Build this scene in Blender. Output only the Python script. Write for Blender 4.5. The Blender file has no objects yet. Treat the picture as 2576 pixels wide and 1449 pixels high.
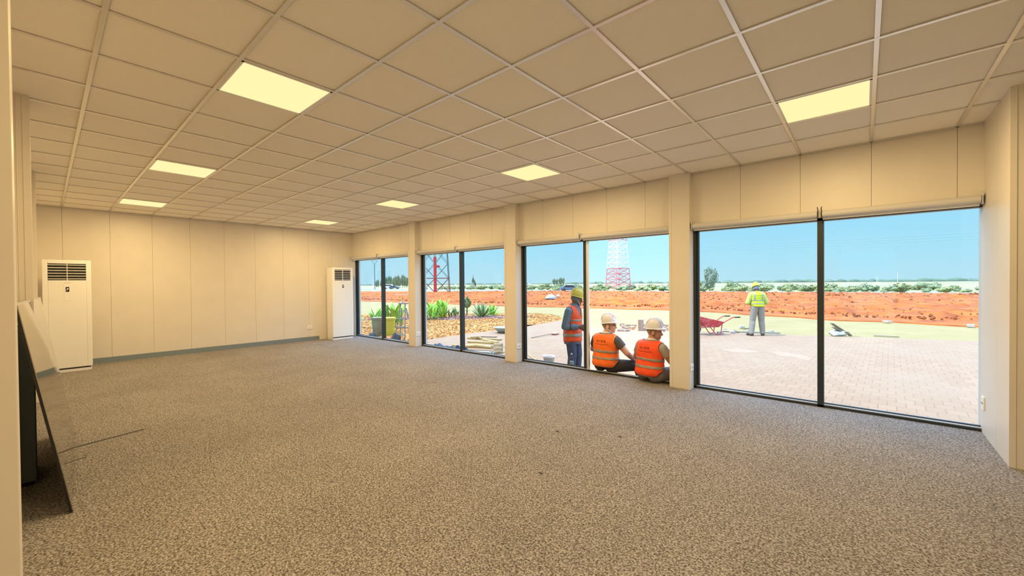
import bpy, bmesh, math, random
import numpy as np
from mathutils import Vector, Matrix

random.seed(7)
scn = bpy.context.scene
col = scn.collection

# ------------------------------------------------------------------ camera
CAM_Z = 1.4055
FPX = 1021.0
RX = Vector((0.7555, 0.6551, -0.0089))
UX = Vector((-0.0004, 0.0140, 0.9999))
FX = Vector((-0.6552, 0.7554, -0.0109))
cam_d = bpy.data.cameras.new('camera')
cam = bpy.data.objects.new('camera', cam_d)
col.objects.link(cam)
cam_d.sensor_fit = 'HORIZONTAL'
cam_d.sensor_width = 36.0
cam_d.lens = 36.0 * FPX / 2576.0
cam_d.clip_start = 0.02
cam_d.clip_end = 4000
m = Matrix.Identity(4)
for i in range(3):
    m[i][0], m[i][1], m[i][2] = RX[i], UX[i], -FX[i]
m[2][3] = CAM_Z
cam.matrix_world = m
scn.camera = cam

# ------------------------------------------------------------------ world and sun
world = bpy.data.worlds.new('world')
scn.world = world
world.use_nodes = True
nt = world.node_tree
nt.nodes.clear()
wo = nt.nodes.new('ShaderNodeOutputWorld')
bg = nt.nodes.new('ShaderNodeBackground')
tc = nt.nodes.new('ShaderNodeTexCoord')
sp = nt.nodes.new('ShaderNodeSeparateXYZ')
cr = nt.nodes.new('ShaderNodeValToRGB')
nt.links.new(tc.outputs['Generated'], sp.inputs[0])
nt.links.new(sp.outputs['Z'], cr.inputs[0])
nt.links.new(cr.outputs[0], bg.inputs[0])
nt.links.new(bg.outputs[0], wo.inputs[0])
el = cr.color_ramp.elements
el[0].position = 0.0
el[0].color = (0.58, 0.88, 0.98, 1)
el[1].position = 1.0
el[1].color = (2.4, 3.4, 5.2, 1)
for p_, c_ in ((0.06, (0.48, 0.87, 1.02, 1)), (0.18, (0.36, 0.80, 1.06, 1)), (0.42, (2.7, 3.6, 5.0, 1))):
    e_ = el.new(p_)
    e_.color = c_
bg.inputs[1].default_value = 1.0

sun_d = bpy.data.lights.new('sun', 'SUN')
sun_d.energy = 6.6
sun_d.angle = math.radians(0.6)
sun_d.color = (1.0, 0.92, 0.80)
sun = bpy.data.objects.new('sun', sun_d)
col.objects.link(sun)
sun.location = (-20, -15, 40)
sun.rotation_euler = Vector((0.72, 0.55, -1.8)).to_track_quat('-Z', 'Y').to_euler()

LAMP_W = 38.5
LAMP_COL = (1.0, 0.70, 0.32)

scn.view_settings.view_transform = 'Standard'
scn.view_settings.look = 'None'
scn.view_settings.exposure = 0.15
scn.view_settings.gamma = 1.0
scn.view_settings.use_curve_mapping = False
scn.cycles.max_bounces = 10
scn.cycles.diffuse_bounces = 6
scn.cycles.transparent_max_bounces = 24
scn.cycles.use_denoising = True
scn.cycles.caustics_reflective = False
scn.cycles.caustics_refractive = False
scn.cycles.sample_clamp_indirect = 6.0

# ------------------------------------------------------------------ helpers
H = 2.822
ZG = -0.42


def ray(u, v):
    return RX * ((u - 1288) / FPX) + UX * (-(v - 724.5) / FPX) + FX


def G(u, v, z=ZG):
    d = ray(u, v)
    t = (z - CAM_Z) / d.z
    return Vector((d.x * t, d.y * t, z))


def PY(u, v, y):
    d = ray(u, v)
    t = y / d.y
    return Vector((d.x * t, y, CAM_Z + d.z * t))


class MB:
    def __init__(self):
        self.v, self.f, self.mi, self.cur = [], [], [], 0

    def add(self, vs, fs):
        o = len(self.v)
        self.v += [tuple(x) for x in vs]
        self.f += [tuple(i + o for i in f) for f in fs]
        self.mi += [self.cur] * len(fs)

    def box(self, x0, x1, y0, y1, z0, z1):
        x0, x1 = min(x0, x1), max(x0, x1)
        y0, y1 = min(y0, y1), max(y0, y1)
        vs = [(x, y, z) for x in (x0, x1) for y in (y0, y1) for z in (z0, z1)]
        fs = [(0, 1, 3, 2), (4, 6, 7, 5), (0, 4, 5, 1), (2, 3, 7, 6), (0, 2, 6, 4), (1, 5, 7, 3)]
        self.add(vs, fs)
        return self

    def obox(self, c, ax, ay, az):
        """box with centre c and half-axis vectors"""
        c = Vector(c)
        vs = [c + sx * ax + sy * ay + sz * az for sx in (-1, 1) for sy in (-1, 1) for sz in (-1, 1)]
        fs = [(0, 1, 3, 2), (4, 6, 7, 5), (0, 4, 5, 1), (2, 3, 7, 6), (0, 2, 6, 4), (1, 5, 7, 3)]
        self.add(vs, fs)
        return self

    def tube(self, p0, p1, r0, r1=None, n=12, caps=True):
        p0, p1 = Vector(p0), Vector(p1)
        r1 = r0 if r1 is None else r1
        d = (p1 - p0).normalized()
        a = d.orthogonal().normalized()
        b = d.cross(a)
        vs, fs = [], []
        for p, r in ((p0, r0), (p1, r1)):
            for k in range(n):
                t = 2 * math.pi * k / n
                vs.append(p + (a * math.cos(t) + b * math.sin(t)) * r)
        for k in range(n):
            k2 = (k + 1) % n
            fs.append((k, k2, n + k2, n + k))
        if caps:
            fs.append(tuple(reversed(range(n))))
            fs.append(tuple(range(n, 2 * n)))
        self.add(vs, fs)
        return self

    def path(self, pts, r, n=8):
        pts = [Vector(p) for p in pts]
        rs = r if isinstance(r, (list, tuple)) else [r] * len(pts)
        vs, fs = [], []
        a = None
        for i, p in enumerate(pts):
            d = (pts[min(i + 1, len(pts) - 1)] - pts[max(i - 1, 0)]).normalized()
            if a is None:
                a = d.orthogonal().normalized()
            a = (a - d * a.dot(d)).normalized()
            b = d.cross(a)
            for k in range(n):
                t = 2 * math.pi * k / n
                vs.append(p + (a * math.cos(t) + b * math.sin(t)) * rs[i])
        for i in range(len(pts) - 1):
            for k in range(n):
                k2 = (k + 1) % n
                fs.append((i * n + k, i * n + k2, (i + 1) * n + k2, (i + 1) * n + k))
        fs.append(tuple(reversed(range(n))))
        fs.append(tuple(range((len(pts) - 1) * n, len(pts) * n)))
        self.add(vs, fs)
        return self

    def lathe(self, c, prof, n=24, sx=1.0, sy=1.0):
        """prof = [(r, z)...] around a vertical axis at c"""
        c = Vector(c)
        vs, fs = [], []
        for r, z in prof:
            for k in range(n):
                t = 2 * math.pi * k / n
                vs.append(c + Vector((r * sx * math.cos(t), r * sy * math.sin(t), z)))
        for i in range(len(prof) - 1):
            for k in range(n):
                k2 = (k + 1) % n
                fs.append((i * n + k, i * n + k2, (i + 1) * n + k2, (i + 1) * n + k))
        fs.append(tuple(reversed(range(n))))
        fs.append(tuple(range((len(prof) - 1) * n, len(prof) * n)))
        self.add(vs, fs)
        return self

    def ellipsoid(self, c, ax, ay, az, n=16, m=10):
        c = Vector(c)
        vs, fs = [c - az], []
        for i in range(1, m):
            p = -math.pi / 2 + math.pi * i / m
            for k in range(n):
                t = 2 * math.pi * k / n
                vs.append(c + ax * (math.cos(p) * math.cos(t)) + ay * (math.cos(p) * math.sin(t)) + az * math.sin(p))
        vs.append(c + az)
        for k in range(n):
            k2 = (k + 1) % n
            fs.append((0, 1 + k2, 1 + k))
            for i in range(m - 2):
                fs.append((1 + i * n + k, 1 + i * n + k2, 1 + (i + 1) * n + k2, 1 + (i + 1) * n + k))
            fs.append((len(vs) - 1, 1 + (m - 2) * n + k, 1 + (m - 2) * n + k2))
        self.add(vs, fs)
        return self

    def ngon_prism(self, pts, ext):
        """closed polygon pts extruded by vector ext"""
        pts = [Vector(p) for p in pts]
        n = len(pts)
        vs = pts + [p + Vector(ext) for p in pts]
        fs = [tuple(reversed(range(n))), tuple(range(n, 2 * n))]
        for k in range(n):
            k2 = (k + 1) % n
            fs.append((k, k2, n + k2, n + k))
        self.add(vs, fs)
        return self

    def build(self, name, mat=None, parent=None, smooth=False, bevel=0.0, seg=2, fix=True):
        me = bpy.data.meshes.new(name)
        org = Vector((0, 0, 0))
        if parent is None and self.v:
            xs = np.array(self.v)
            lo, hi = xs.min(0), xs.max(0)
            org = Vector(((lo[0] + hi[0]) / 2, (lo[1] + hi[1]) / 2, lo[2]))
            me.from_pydata([tuple(Vector(p) - org) for p in self.v], [], self.f)
        else:
            off = parent.matrix_world.translation if parent is not None else org
            me.from_pydata([tuple(Vector(p) - off) for p in self.v], [], self.f) if parent is not None and parent.get('_rot') is None else me.from_pydata(self.v, [], self.f)
        mats = mat if isinstance(mat, (list, tuple)) else [mat]
        for mm in mats:
            if mm is not None:
                me.materials.append(mm)
        if any(self.mi):
            me.polygons.foreach_set('material_index', self.mi)
        if fix:
            b = bmesh.new()
            b.from_mesh(me)
            bmesh.ops.recalc_face_normals(b, faces=b.faces)
            b.to_mesh(me)
            b.free()
        if smooth:
            me.polygons.foreach_set('use_smooth', [True] * len(me.polygons))
        o = bpy.data.objects.new(name, me)
        col.objects.link(o)
        if parent is None:
            o.location = org
        else:
            o.parent = parent
            if parent.get('_rot') is not None:
                o['_rot'] = 1
        if bevel > 0:
            bv = o.modifiers.new('bevel', 'BEVEL')
            bv.width = bevel
            bv.segments = seg
            bv.limit_method = 'ANGLE'
            bv.angle_limit = math.radians(40)
        bpy.context.view_layer.update()
        return o


def tag(o, label, cat, group=None, kind=None):
    if label:
        o['label'] = label
    if cat:
        o['category'] = cat
    if group:
        o['group'] = group
    if kind:
        o['kind'] = kind
    return o


def thing(name, loc, label, cat, group=None, rz=None):
    """an Empty at the base of a thing. Parts are built in world coordinates when rz is None, else in the thing's own."""
    o = bpy.data.objects.new(name, None)
    o.empty_display_size = 0.1
    col.objects.link(o)
    o.location = loc
    if rz is not None:
        o.rotation_euler.z = rz
        o['_rot'] = 1
    bpy.context.view_layer.update()
    return tag(o, label, cat, group)


def copy_tree(o, parent=None):
    c = o.copy()
    col.objects.link(c)
    if parent is not None:
        c.parent = parent
    for ch in list(o.children):
        copy_tree(ch, c)
    return c


# ------------------------------------------------------------------ materials
MATS = {}


def mat(name, color, rough=0.5, metal=0.0, noise=None, bump=None, spec=0.5, coat=0.0):
    """procedural principled material. noise=(scale, color2, lo, hi); bump=(scale, strength)"""
    if name in MATS:
        return MATS[name]
    mm = bpy.data.materials.new(name)
    mm.use_nodes = True
    t = mm.node_tree
    b = t.nodes['Principled BSDF']
    b.inputs['Base Color'].default_value = (*color, 1)
    b.inputs['Roughness'].default_value = rough
    b.inputs['Metallic'].default_value = metal
    b.inputs['Specular IOR Level'].default_value = spec
    b.inputs['Coat Weight'].default_value = coat
    co = t.nodes.new('ShaderNodeTexCoord')
    if noise:
        nz = t.nodes.new('ShaderNodeTexNoise')
        nz.inputs['Scale'].default_value = noise[0]
        nz.inputs['Detail'].default_value = 4
        t.links.new(co.outputs['Object'], nz.inputs['Vector'])
        r = t.nodes.new('ShaderNodeValToRGB')
        r.color_ramp.elements[0].position = noise[2]
        r.color_ramp.elements[1].position = noise[3]
        r.color_ramp.elements[0].color = (*color, 1)
        r.color_ramp.elements[1].color = (*noise[1], 1)
        t.links.new(nz.outputs['Fac'], r.inputs[0])
        t.links.new(r.outputs[0], b.inputs['Base Color'])
    if bump:
        n2 = t.nodes.new('ShaderNodeTexNoise')
        n2.inputs['Scale'].default_value = bump[0]
        n2.inputs['Detail'].default_value = 3
        t.links.new(co.outputs['Object'], n2.inputs['Vector'])
        bp = t.nodes.new('ShaderNodeBump')
        bp.inputs['Strength'].default_value = bump[1]
        bp.inputs['Distance'].default_value = 0.02
        t.links.new(n2.outputs['Fac'], bp.inputs['Height'])
        t.links.new(bp.outputs[0], b.inputs['Normal'])
    MATS[name] = mm
    return mm


M_wall = mat('cream wall panel', (0.74, 0.69, 0.61), 0.42, noise=(3.0, (0.72, 0.67, 0.59), 0.4, 0.6))
M_seam = mat('panel joint', (0.55, 0.48, 0.38), 0.8)
M_trim = mat('cream trim', (0.84, 0.80, 0.73), 0.4)
M_tile = mat('mineral ceiling tile', (0.96, 0.91, 0.81), 0.95, noise=(230, (0.84, 0.77, 0.66), 0.45, 0.78), bump=(300, 0.25))
M_tee = mat('ceiling grid metal', (0.82, 0.79, 0.75), 0.30, metal=0.75)
M_frame = mat('anthracite window frame', (0.030, 0.040, 0.045), 0.35, metal=0.3)
M_alu = mat('silver aluminium', (0.75, 0.76, 0.77), 0.35, metal=0.6)
M_white = mat('white plastic', (0.86, 0.86, 0.85), 0.3)
M_acw = mat('air conditioner white', (0.86, 0.86, 0.84), 0.22)
M_black = mat('black plastic', (0.012, 0.012, 0.013), 0.35)
M_blind = mat('blind fabric', (0.62, 0.61, 0.60), 0.7, noise=(400, (0.55, 0.54, 0.53), 0.4, 0.6))
M_base = mat('grey skirting', (0.20, 0.25, 0.275), 0.4)
M_tape = mat('dark tape', (0.025, 0.022, 0.025), 0.6)

# carpet: mottled tan and grey tufts
M_carpet = bpy.data.materials.new('mottled carpet')
M_carpet.use_nodes = True
t = M_carpet.node_tree
b = t.nodes['Principled BSDF']
b.inputs['Roughness'].default_value = 0.95
b.inputs['Specular IOR Level'].default_value = 0.1
co = t.nodes.new('ShaderNodeTexCoord')
n1 = t.nodes.new('ShaderNodeTexNoise'); n1.inputs['Scale'].default_value = 92; n1.inputs['Detail'].default_value = 3; n1.inputs['Roughness'].default_value = 0.7
n2 = t.nodes.new('ShaderNodeTexNoise'); n2.inputs['Scale'].default_value = 1.3; n2.inputs['Detail'].default_value = 2
t.links.new(co.outputs['Object'], n1.inputs['Vector'])
t.links.new(co.outputs['Object'], n2.inputs['Vector'])
r1 = t.nodes.new('ShaderNodeValToRGB')
e = r1.color_ramp.elements
e[0].position = 0.37; e[0].color = (0.10, 0.080, 0.064, 1)
e[1].position = 0.63; e[1].color = (0.55, 0.52, 0.485, 1)
x = e.new(0.5); x.color = (0.285, 0.262, 0.238, 1)
t.links.new(n1.outputs['Fac'], r1.inputs[0])
mx = t.nodes.new('ShaderNodeMix'); mx.data_type = 'RGBA'; mx.blend_type = 'MULTIPLY'
mx.inputs['Factor'].default_value = 1.0
r2 = t.nodes.new('ShaderNodeValToRGB')
r2.color_ramp.elements[0].position = 0.3; r2.color_ramp.elements[0].color = (0.92, 0.92, 0.92, 1)
r2.color_ramp.elements[1].position = 0.7; r2.color_ramp.elements[1].color = (1.05, 1.05, 1.05, 1)
t.links.new(n2.outputs['Fac'], r2.inputs[0])
t.links.new(r1.outputs[0], mx.inputs[6]); t.links.new(r2.outputs[0], mx.inputs[7])
# faint carpet tile joints
bk = t.nodes.new('ShaderNodeTexBrick')
bk.offset = 0.5
bk.inputs['Scale'].default_value = 1.0
bk.inputs['Brick Width'].default_value = 1.0
bk.inputs['Row Height'].default_value = 0.5
bk.inputs['Mortar Size'].default_value = 0.003
bk.inputs['Color1'].default_value = (1, 1, 1, 1)
bk.inputs['Color2'].default_value = (0.96, 0.96, 0.96, 1)
bk.inputs['Mortar'].default_value = (0.82, 0.82, 0.82, 1)
t.links.new(co.outputs['Object'], bk.inputs['Vector'])
mx2 = t.nodes.new('ShaderNodeMix'); mx2.data_type = 'RGBA'; mx2.blend_type = 'MULTIPLY'; mx2.inputs['Factor'].default_value = 1.0
t.links.new(mx.outputs[2], mx2.inputs[6]); t.links.new(bk.outputs['Color'], mx2.inputs[7])
t.links.new(mx2.outputs[2], b.inputs['Base Color'])
bp = t.nodes.new('ShaderNodeBump'); bp.inputs['Strength'].default_value = 0.9; bp.inputs['Distance'].default_value = 0.012
t.links.new(n1.outputs['Fac'], bp.inputs['Height']); t.links.new(bp.outputs[0], b.inputs['Normal'])


def glass_mat(name, tint, refl=1.0):
    mm = bpy.data.materials.new(name)
    mm.use_nodes = True
    t = mm.node_tree
    t.nodes.clear()
    out = t.nodes.new('ShaderNodeOutputMaterial')
    tr = t.nodes.new('ShaderNodeBsdfTransparent')
    tr.inputs[0].default_value = (*tint, 1)
    gl = t.nodes.new('ShaderNodeBsdfGlossy')
    gl.inputs['Roughness'].default_value = 0.0
    gl.inputs['Color'].default_value = (refl, refl, refl, 1)
    fr = t.nodes.new('ShaderNodeFresnel')
    fr.inputs['IOR'].default_value = 1.5
    mxs = t.nodes.new('ShaderNodeMixShader')
    ge = t.nodes.new('ShaderNodeNewGeometry')
    mu = t.nodes.new('ShaderNodeMath'); mu.operation = 'SUBTRACT'; mu.use_clamp = True
    t.links.new(fr.outputs[0], mu.inputs[0])
    t.links.new(ge.outputs['Backfacing'], mu.inputs[1])
    t.links.new(mu.outputs[0], mxs.inputs[0])
    t.links.new(tr.outputs[0], mxs.inputs[1])
    t.links.new(gl.outputs[0], mxs.inputs[2])
    t.links.new(mxs.outputs[0], out.inputs[0])
    return mm


M_glass = glass_mat('tinted window glass', (0.86, 0.905, 0.928))

# emissive diffuser of the LED panels
M_led = bpy.data.materials.new('led diffuser')
M_led.use_nodes = True
t = M_led.node_tree
t.nodes.clear()
out = t.nodes.new('ShaderNodeOutputMaterial')
em = t.nodes.new('ShaderNodeEmission')
em.inputs[0].default_value = (1.0, 0.90, 0.43, 1)
em.inputs[1].default_value = 0.93
t.links.new(em.outputs[0], out.inputs[0])

# ================================================================== THE ROOM
GX0, GY0, GS = -2.9388, 0.2232, 0.5992     # ceiling grid (x runs to the left as row grows)
FAR, WINY, LEFTY = -10.68, 5.59, -0.32
NEARX = 3.0


def S(o, label, cat):
    return tag(o, label, cat, kind='structure')


# floor
mb = MB(); mb.box(FAR - 0.1, NEARX, LEFTY - 0.1, 5.70, -0.10, 0.0)
S(mb.build('floor', M_carpet), 'tan and grey mottled carpet floor of the empty office', 'floor')
# concrete plinth below the building and its outer ledge
M_conc = mat('pale concrete', (0.52, 0.50, 0.47), 0.85, noise=(6, (0.44, 0.42, 0.40), 0.4, 0.6))
mb = MB(); mb.box(FAR - 0.25, NEARX + 0.1, LEFTY - 0.3, 5.80, ZG - 0.05, -0.10)
mb.box(FAR - 0.25, NEARX + 0.1, 5.70, 5.84, -0.10, -0.004)
S(mb.build('trim_1', M_conc), 'pale concrete plinth edge outside the sliding windows', 'plinth')

# ceiling tiles and grid
mb = MB()
xs = [GX0 - GS * r for r in range(13, -11, -1)]     # from far (most negative) to near
ys = [GY0 + GS * k for k in range(-1, 9)]
xs = [FAR] + [x for x in xs if x > FAR + 0.02 and x < NEARX] + [NEARX]
ys = [LEFTY] + [y for y in ys if y > LEFTY + 0.02] + [WINY]
LIGHTS = [(-2.9388 - GS * 0, 1), (-2.9388 - GS * 5, 1), (-2.9388 - GS * 10, 1),
          (-2.9388 + GS * 5, 6), (-2.9388, 6), (-2.9388 - GS * 5, 6), (-2.9388 - GS * 10, 6), (-2.9388 + GS * 5, 1)]


def is_light(xa, xb, ya, yb):
    for lx, k in LIGHTS:
        if abs((xa + xb) / 2 - (lx - GS / 2)) < 0.1 and abs((ya + yb) / 2 - (GY0 + GS * (k + 0.5))) < 0.1:
            return True
    return False


for i in range(len(xs) - 1):
    for j in range(len(ys) - 1):
        if is_light(xs[i], xs[i + 1], ys[j], ys[j + 1]):
            continue
        mb.box(xs[i] + 0.001, xs[i + 1] - 0.001, ys[j] + 0.001, ys[j + 1] - 0.001, H + 0.008, H + 0.03)
ceil = mb.build('ceiling', M_tile)
S(ceil, 'suspended ceiling of square speckled mineral tiles', 'ceiling')
mb = MB()
for x in xs[1:-1]:
    mb.box(x - 0.012, x + 0.012, LEFTY, WINY, H, H + 0.006)
for y in ys[1:-1]:
    mb.box(FAR, NEARX, y - 0.012, y + 0.012, H - 0.0008, H + 0.0065)
mb.box(FAR, FAR + 0.022, LEFTY, WINY, H, H + 0.006)
mb.box(FAR, NEARX, WINY - 0.022, WINY, H, H + 0.006)
mb.build('ceiling_grid', M_tee, ceil)
mb = MB(); mb.box(FAR - 0.3, NEARX + 0.2, LEFTY - 1.6, 6.05, H + 0.18, H + 0.42)  # unseen roof added to block the sky; overhang keeps sun off the doorway
S(mb.build('trim_2', M_wall), 'unseen cream roof slab added above the ceiling to block the sky', 'roof')


def wall_panels(mb, axis, a0, a1, plane, thick, z0, z1, seams):
    """panels with 4 mm joints; the visible face lies at `plane`, the backing behind it (sign of thick)"""
    cuts = [a0] + sorted(s for s in seams if a0 + 0.01 < s < a1 - 0.01) + [a1]
    for p, q in zip(cuts, cuts[1:]):
        p2, q2 = p + (0.0014 if p != a0 else 0), q - (0.0014 if q != a1 else 0)
        mb.cur = 0
        if axis == 'x':
            mb.box(p2, q2, plane, plane + thick * 0.25, z0, z1)
        else:
            mb.box(plane, plane + thick * 0.25, p2, q2, z0, z1)
    mb.cur = 1
    if axis == 'x':
        mb.box(a0, a1, plane + thick * 0.25, plane + thick, z0, z1)
    else:
        mb.box(plane + thick * 0.25, plane + thick, a0, a1, z0, z1)
    mb.cur = 0


ROOFZ = H + 0.18
# far wall
mb = MB(); wall_panels(mb, 'y', LEFTY - 0.1, 5.80, FAR, -0.12, 0, ROOFZ, [GY0 + GS * k for k in range(0, 9)])
S(mb.build('wall_far', [M_wall, M_seam]), 'cream panelled far wall with two air conditioners', 'wall')
# wall above the windows
mb = MB(); wall_panels(mb, 'x', FAR, NEARX, WINY, 0.21, 2.10, ROOFZ, [GX0 - GS * r for r in range(-10, 13)])
S(mb.build('wall_window_side', [M_wall, M_seam]), 'cream panel band above the row of sliding windows', 'wall')
# left wall with a doorway beside the camera
mb = MB()
SEAML = [GX0 - GS * r for r in range(-10, 13)]
DX0, DX1 = -0.42, 0.52
wall_panels(mb, 'x', FAR, DX0, LEFTY, -0.12, 0, ROOFZ, SEAML)
wall_panels(mb, 'x', DX1, NEARX, LEFTY, -0.12, 0, ROOFZ, SEAML)
wall_panels(mb, 'x', DX0, DX1, LEFTY, -0.12, 2.05, ROOFZ, [])
S(mb.build('wall_left', [M_wall, M_seam]), 'cream panelled wall along the left side of the room', 'wall')
mb = MB(); mb.box(NEARX, NEARX + 0.12, LEFTY - 0.1, 5.80, 0, ROOFZ)
S(mb.build('wall_near', M_wall), 'cream wall closing the room behind the camera', 'wall')
# right return wall beside the nearest window
mb = MB()
RXW = 0.821
wall_panels(mb, 'y', 4.7145, 5.80, RXW, 0.28, 0, ROOFZ, [5.10])
mb.box(RXW + 0.034, NEARX, 4.712, 4.80, 0, ROOFZ)
mb.box(RXW - 0.002, RXW + 0.032, 4.7085, 4.75, 0, ROOFZ)
mb.box(RXW + 0.08, NEARX, 4.80, 5.80, 0, ROOFZ)
S(mb.build('wall_right', [M_wall, M_seam]), 'short cream return wall right of the nearest window', 'wall')

# columns of the window wall and of the left wall
n = 1
COLX = [(-1.968, -1.711), (-4.937, -4.671), (-7.910, -7.652)]
names = ['between the two nearest windows', 'between the middle windows', 'between the two farthest windows']
for (xa, xb), w in zip(COLX, names):
    mb = MB()
    mb.box(xa, xb, 5.490, 5.80, 0, H + 0.1)
    mb.box(xa - 0.004, xa + 0.030, 5.486, 5.58, 0, H)
    mb.box(xb - 0.030, xb + 0.001, 5.487, 5.49, 0, H)
    o = mb.build('trim_%d' % (n + 2), M_wall, bevel=0.003)
    S(o, 'cream boxed column ' + w, 'column'); n += 1
mb = MB(); mb.box(FAR, FAR + 0.05, 5.62, 5.80, 0, 2.1)
mb.build('jamb', M_wall, o)
names = ['cream boxed column at the left edge of the picture', 'cream boxed column behind the leaning black glass sheet', 'cream boxed column on the left wall before the far air conditioner']
for (xa, xb), w in zip(COLX, names):
    mb = MB()
    mb.box(xa, xb, LEFTY - 0.05, -0.055, 0, H + 0.1)
    mb.box(xb - 0.03, xb + 0.004, -0.09, -0.051, 0, H)
    mb.box(xb - 0.001, xb + 0.003, -0.12, -0.115, 0, H)
    o = mb.build('trim_%d' % (n + 2), M_wall, bevel=0.003)
    S(o, w, 'column'); n += 1

# baseboard of the far wall
mb = MB(); mb.box(FAR, FAR + 0.014, LEFTY, 4.66, 0.0, 0.085)
mb.box(FAR, FAR + 0.008, LEFTY, 4.66, 0.085, 0.098)
S(mb.build('baseboard_far', M_base), 'grey skirting along the foot of the far wall', 'baseboard')

# ------------------------------------------------------------------ windows
def frame_bar(mb, x0, x1, z0, z1, y0=5.65, y1=5.74):
    mb.box(x0, x1, y0, y1, z0, z1)


BAYS = [(-1.711, 0.86, -0.365, 'nearest window, behind the man in the yellow vest'),
        (-4.671, -1.968, -3.372, 'second window with its right pane slid open'),
        (-7.652, -4.937, -6.315, 'third window looking onto the planting bed'),
        (-10.63, -7.910, -9.30, 'farthest window beside the right-hand air conditioner')]
for i, (xa, xb, xm, lab) in enumerate(BAYS):
    mb = MB()
    frame_bar(mb, xa, xa + 0.034, 0, 2.12)
    frame_bar(mb, xa + 0.034, xa + 0.062, 0.0, 2.12, 5.675, 5.72)
    frame_bar(mb, xb - 0.034, xb, 0, 2.12)
    frame_bar(mb, xa, xb, 2.07, 2.14)
    frame_bar(mb, xa, xb, 0.0, 0.026)
    if i == 1:
        frame_bar(mb, xm - 0.024, xm + 0.024, 0.02, 2.09, 5.66, 5.73)
        frame_bar(mb, xa + 0.03, xm, 0.022, 0.05, 5.69, 5.72)
    else:
        frame_bar(mb, xm - 0.029, xm + 0.029, 0, 2.12)
        frame_bar(mb, xa, xb, 0.022, 0.045, 5.69, 5.72)
    win = mb.build('window_%d' % (i + 1), M_frame, bevel=0.002)
    S(win, 'dark framed floor-length %s' % lab, 'window')
    mb = MB()
    mb.box(xa + 0.03, xb, 5.658, 5.70, 0.026, 0.034)
    mb.build('sill_track', M_alu, win)
    mb = MB()
    mb.box(xa + 0.03, xm - 0.02, 5.703, 5.709, 0.03, 2.09)
    mb.build('glass_pane', M_glass, win)
    if i == 1:
        mb = MB()
        mb.box(xm + 0.024, xm + 0.066, 5.665, 5.70, 0.03, 2.09)
        mb.build('sash_stile', M_alu, win, bevel=0.002)
    else:
        mb = MB()
        mb.box(xm + 0.02, xb - 0.03, 5.703, 5.709, 0.03, 2.09)
        mb.build('glass_pane', M_glass, win)

# door frame of the doorway beside the camera
mb = MB()
for x0, x1 in ((DX0 - 0.05, DX0 + 0.03), (DX1 - 0.03, DX1 + 0.05)):
    mb.box(x0, x1, LEFTY - 0.13, LEFTY + 0.012, 0, 2.09)
mb.box(DX0 - 0.05, DX1 + 0.05, LEFTY - 0.13, LEFTY + 0.012, 2.02, 2.09)
S(mb.build('door_1', M_trim), 'open cream doorway beside the camera', 'door')

# ------------------------------------------------------------------ ceiling lights
LN = ['square ceiling light panel, largest, on the left near the camera', 'square ceiling light panel in the middle of the left row of three',
      'square ceiling light panel, farthest of the left row, before the far wall', 'square ceiling light panel nearest the right-hand return wall',
      'square ceiling light panel over the window with the open pane', 'square ceiling light panel, second from the far wall in the right row',
      'square ceiling light panel, smallest, above the right air conditioner', 'square ceiling light panel above the camera']
for (lx, k), lab in zip(LIGHTS, LN):
    x0, x1 = lx - GS, lx
    y0, y1 = GY0 + GS * k, GY0 + GS * (k + 1)
    r = thing('ceiling_light', ((x0 + x1) / 2, (y0 + y1) / 2, H), lab, 'ceiling light', 'square ceiling light panels')
    mb = MB()
    for a, b_, c, d in ((x0 + .012, x0 + .026, y0 + .012, y1 - .012), (x1 - .026, x1 - .012, y0 + .012, y1 - .012),
                        (x0 + .012, x1 - .012, y0 + .012, y0 + .026), (x0 + .012, x1 - .012, y1 - .026, y1 - .012)):
        mb.box(a, b_, c, d, H - 0.002, H + 0.02)
    mb.build('frame', M_white, r)
    mb = MB(); mb.box(x0 + .026, x1 - .026, y0 + .026, y1 - .026, H + 0.001, H + 0.012)
    mb.build('diffuser', M_led, r)
    ld = bpy.data.lights.new('panel_lamp', 'AREA')
    ld.shape = 'SQUARE'; ld.size = 0.54; ld.energy = LAMP_W; ld.color = LAMP_COL
    lo = bpy.data.objects.new('panel_lamp', ld)
    col.objects.link(lo)
    lo.parent = r
    lo.location = (0, 0, -0.012)

# ------------------------------------------------------------------ roller blinds
BN = ['nearest', 'second', 'third', 'farthest']
for i, (xa, xb, xm, lab) in enumerate(BAYS):
    for s, (x0, x1) in enumerate(((xa + 0.015, xm - 0.012), (xm + 0.012, min(xb, 0.821) - 0.015))):
        r = thing('roller_blind', ((x0 + x1) / 2, 5.545, 2.125), 'rolled up grey blind over the %s half of the %s window' % (('left', 'right')[s], BN[i]),
                  'blind', 'roller blinds above the windows')
        mb = MB(); mb.tube((x0 + 0.01, 5.548, 2.128), (x1 - 0.01, 5.548, 2.128), 0.036, n=20)
        mb.build('fabric_roll', M_blind, r, smooth=False)
        mb = MB(); mb.box(x0 + 0.012, x1 - 0.012, 5.572, 5.584, 2.072, 2.13)
        mb.build('hem_bar', M_white, r, bevel=0.003)
        for xe, sg in ((x0, 1), (x1, -1)):
            mb = MB()
            mb.box(xe, xe + sg * 0.006, 5.51, 5.588, 2.085, 2.18)
            mb.path([(xe + sg * 0.003, 5.52, 2.17), (xe + sg * 0.003, 5.505, 2.19), (xe + sg * 0.008, 5.515, 2.205)], 0.004, 6)
            mb.build('bracket', M_black if i == 0 and abs(xe - xm) < 0.1 else M_alu, r)

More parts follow.
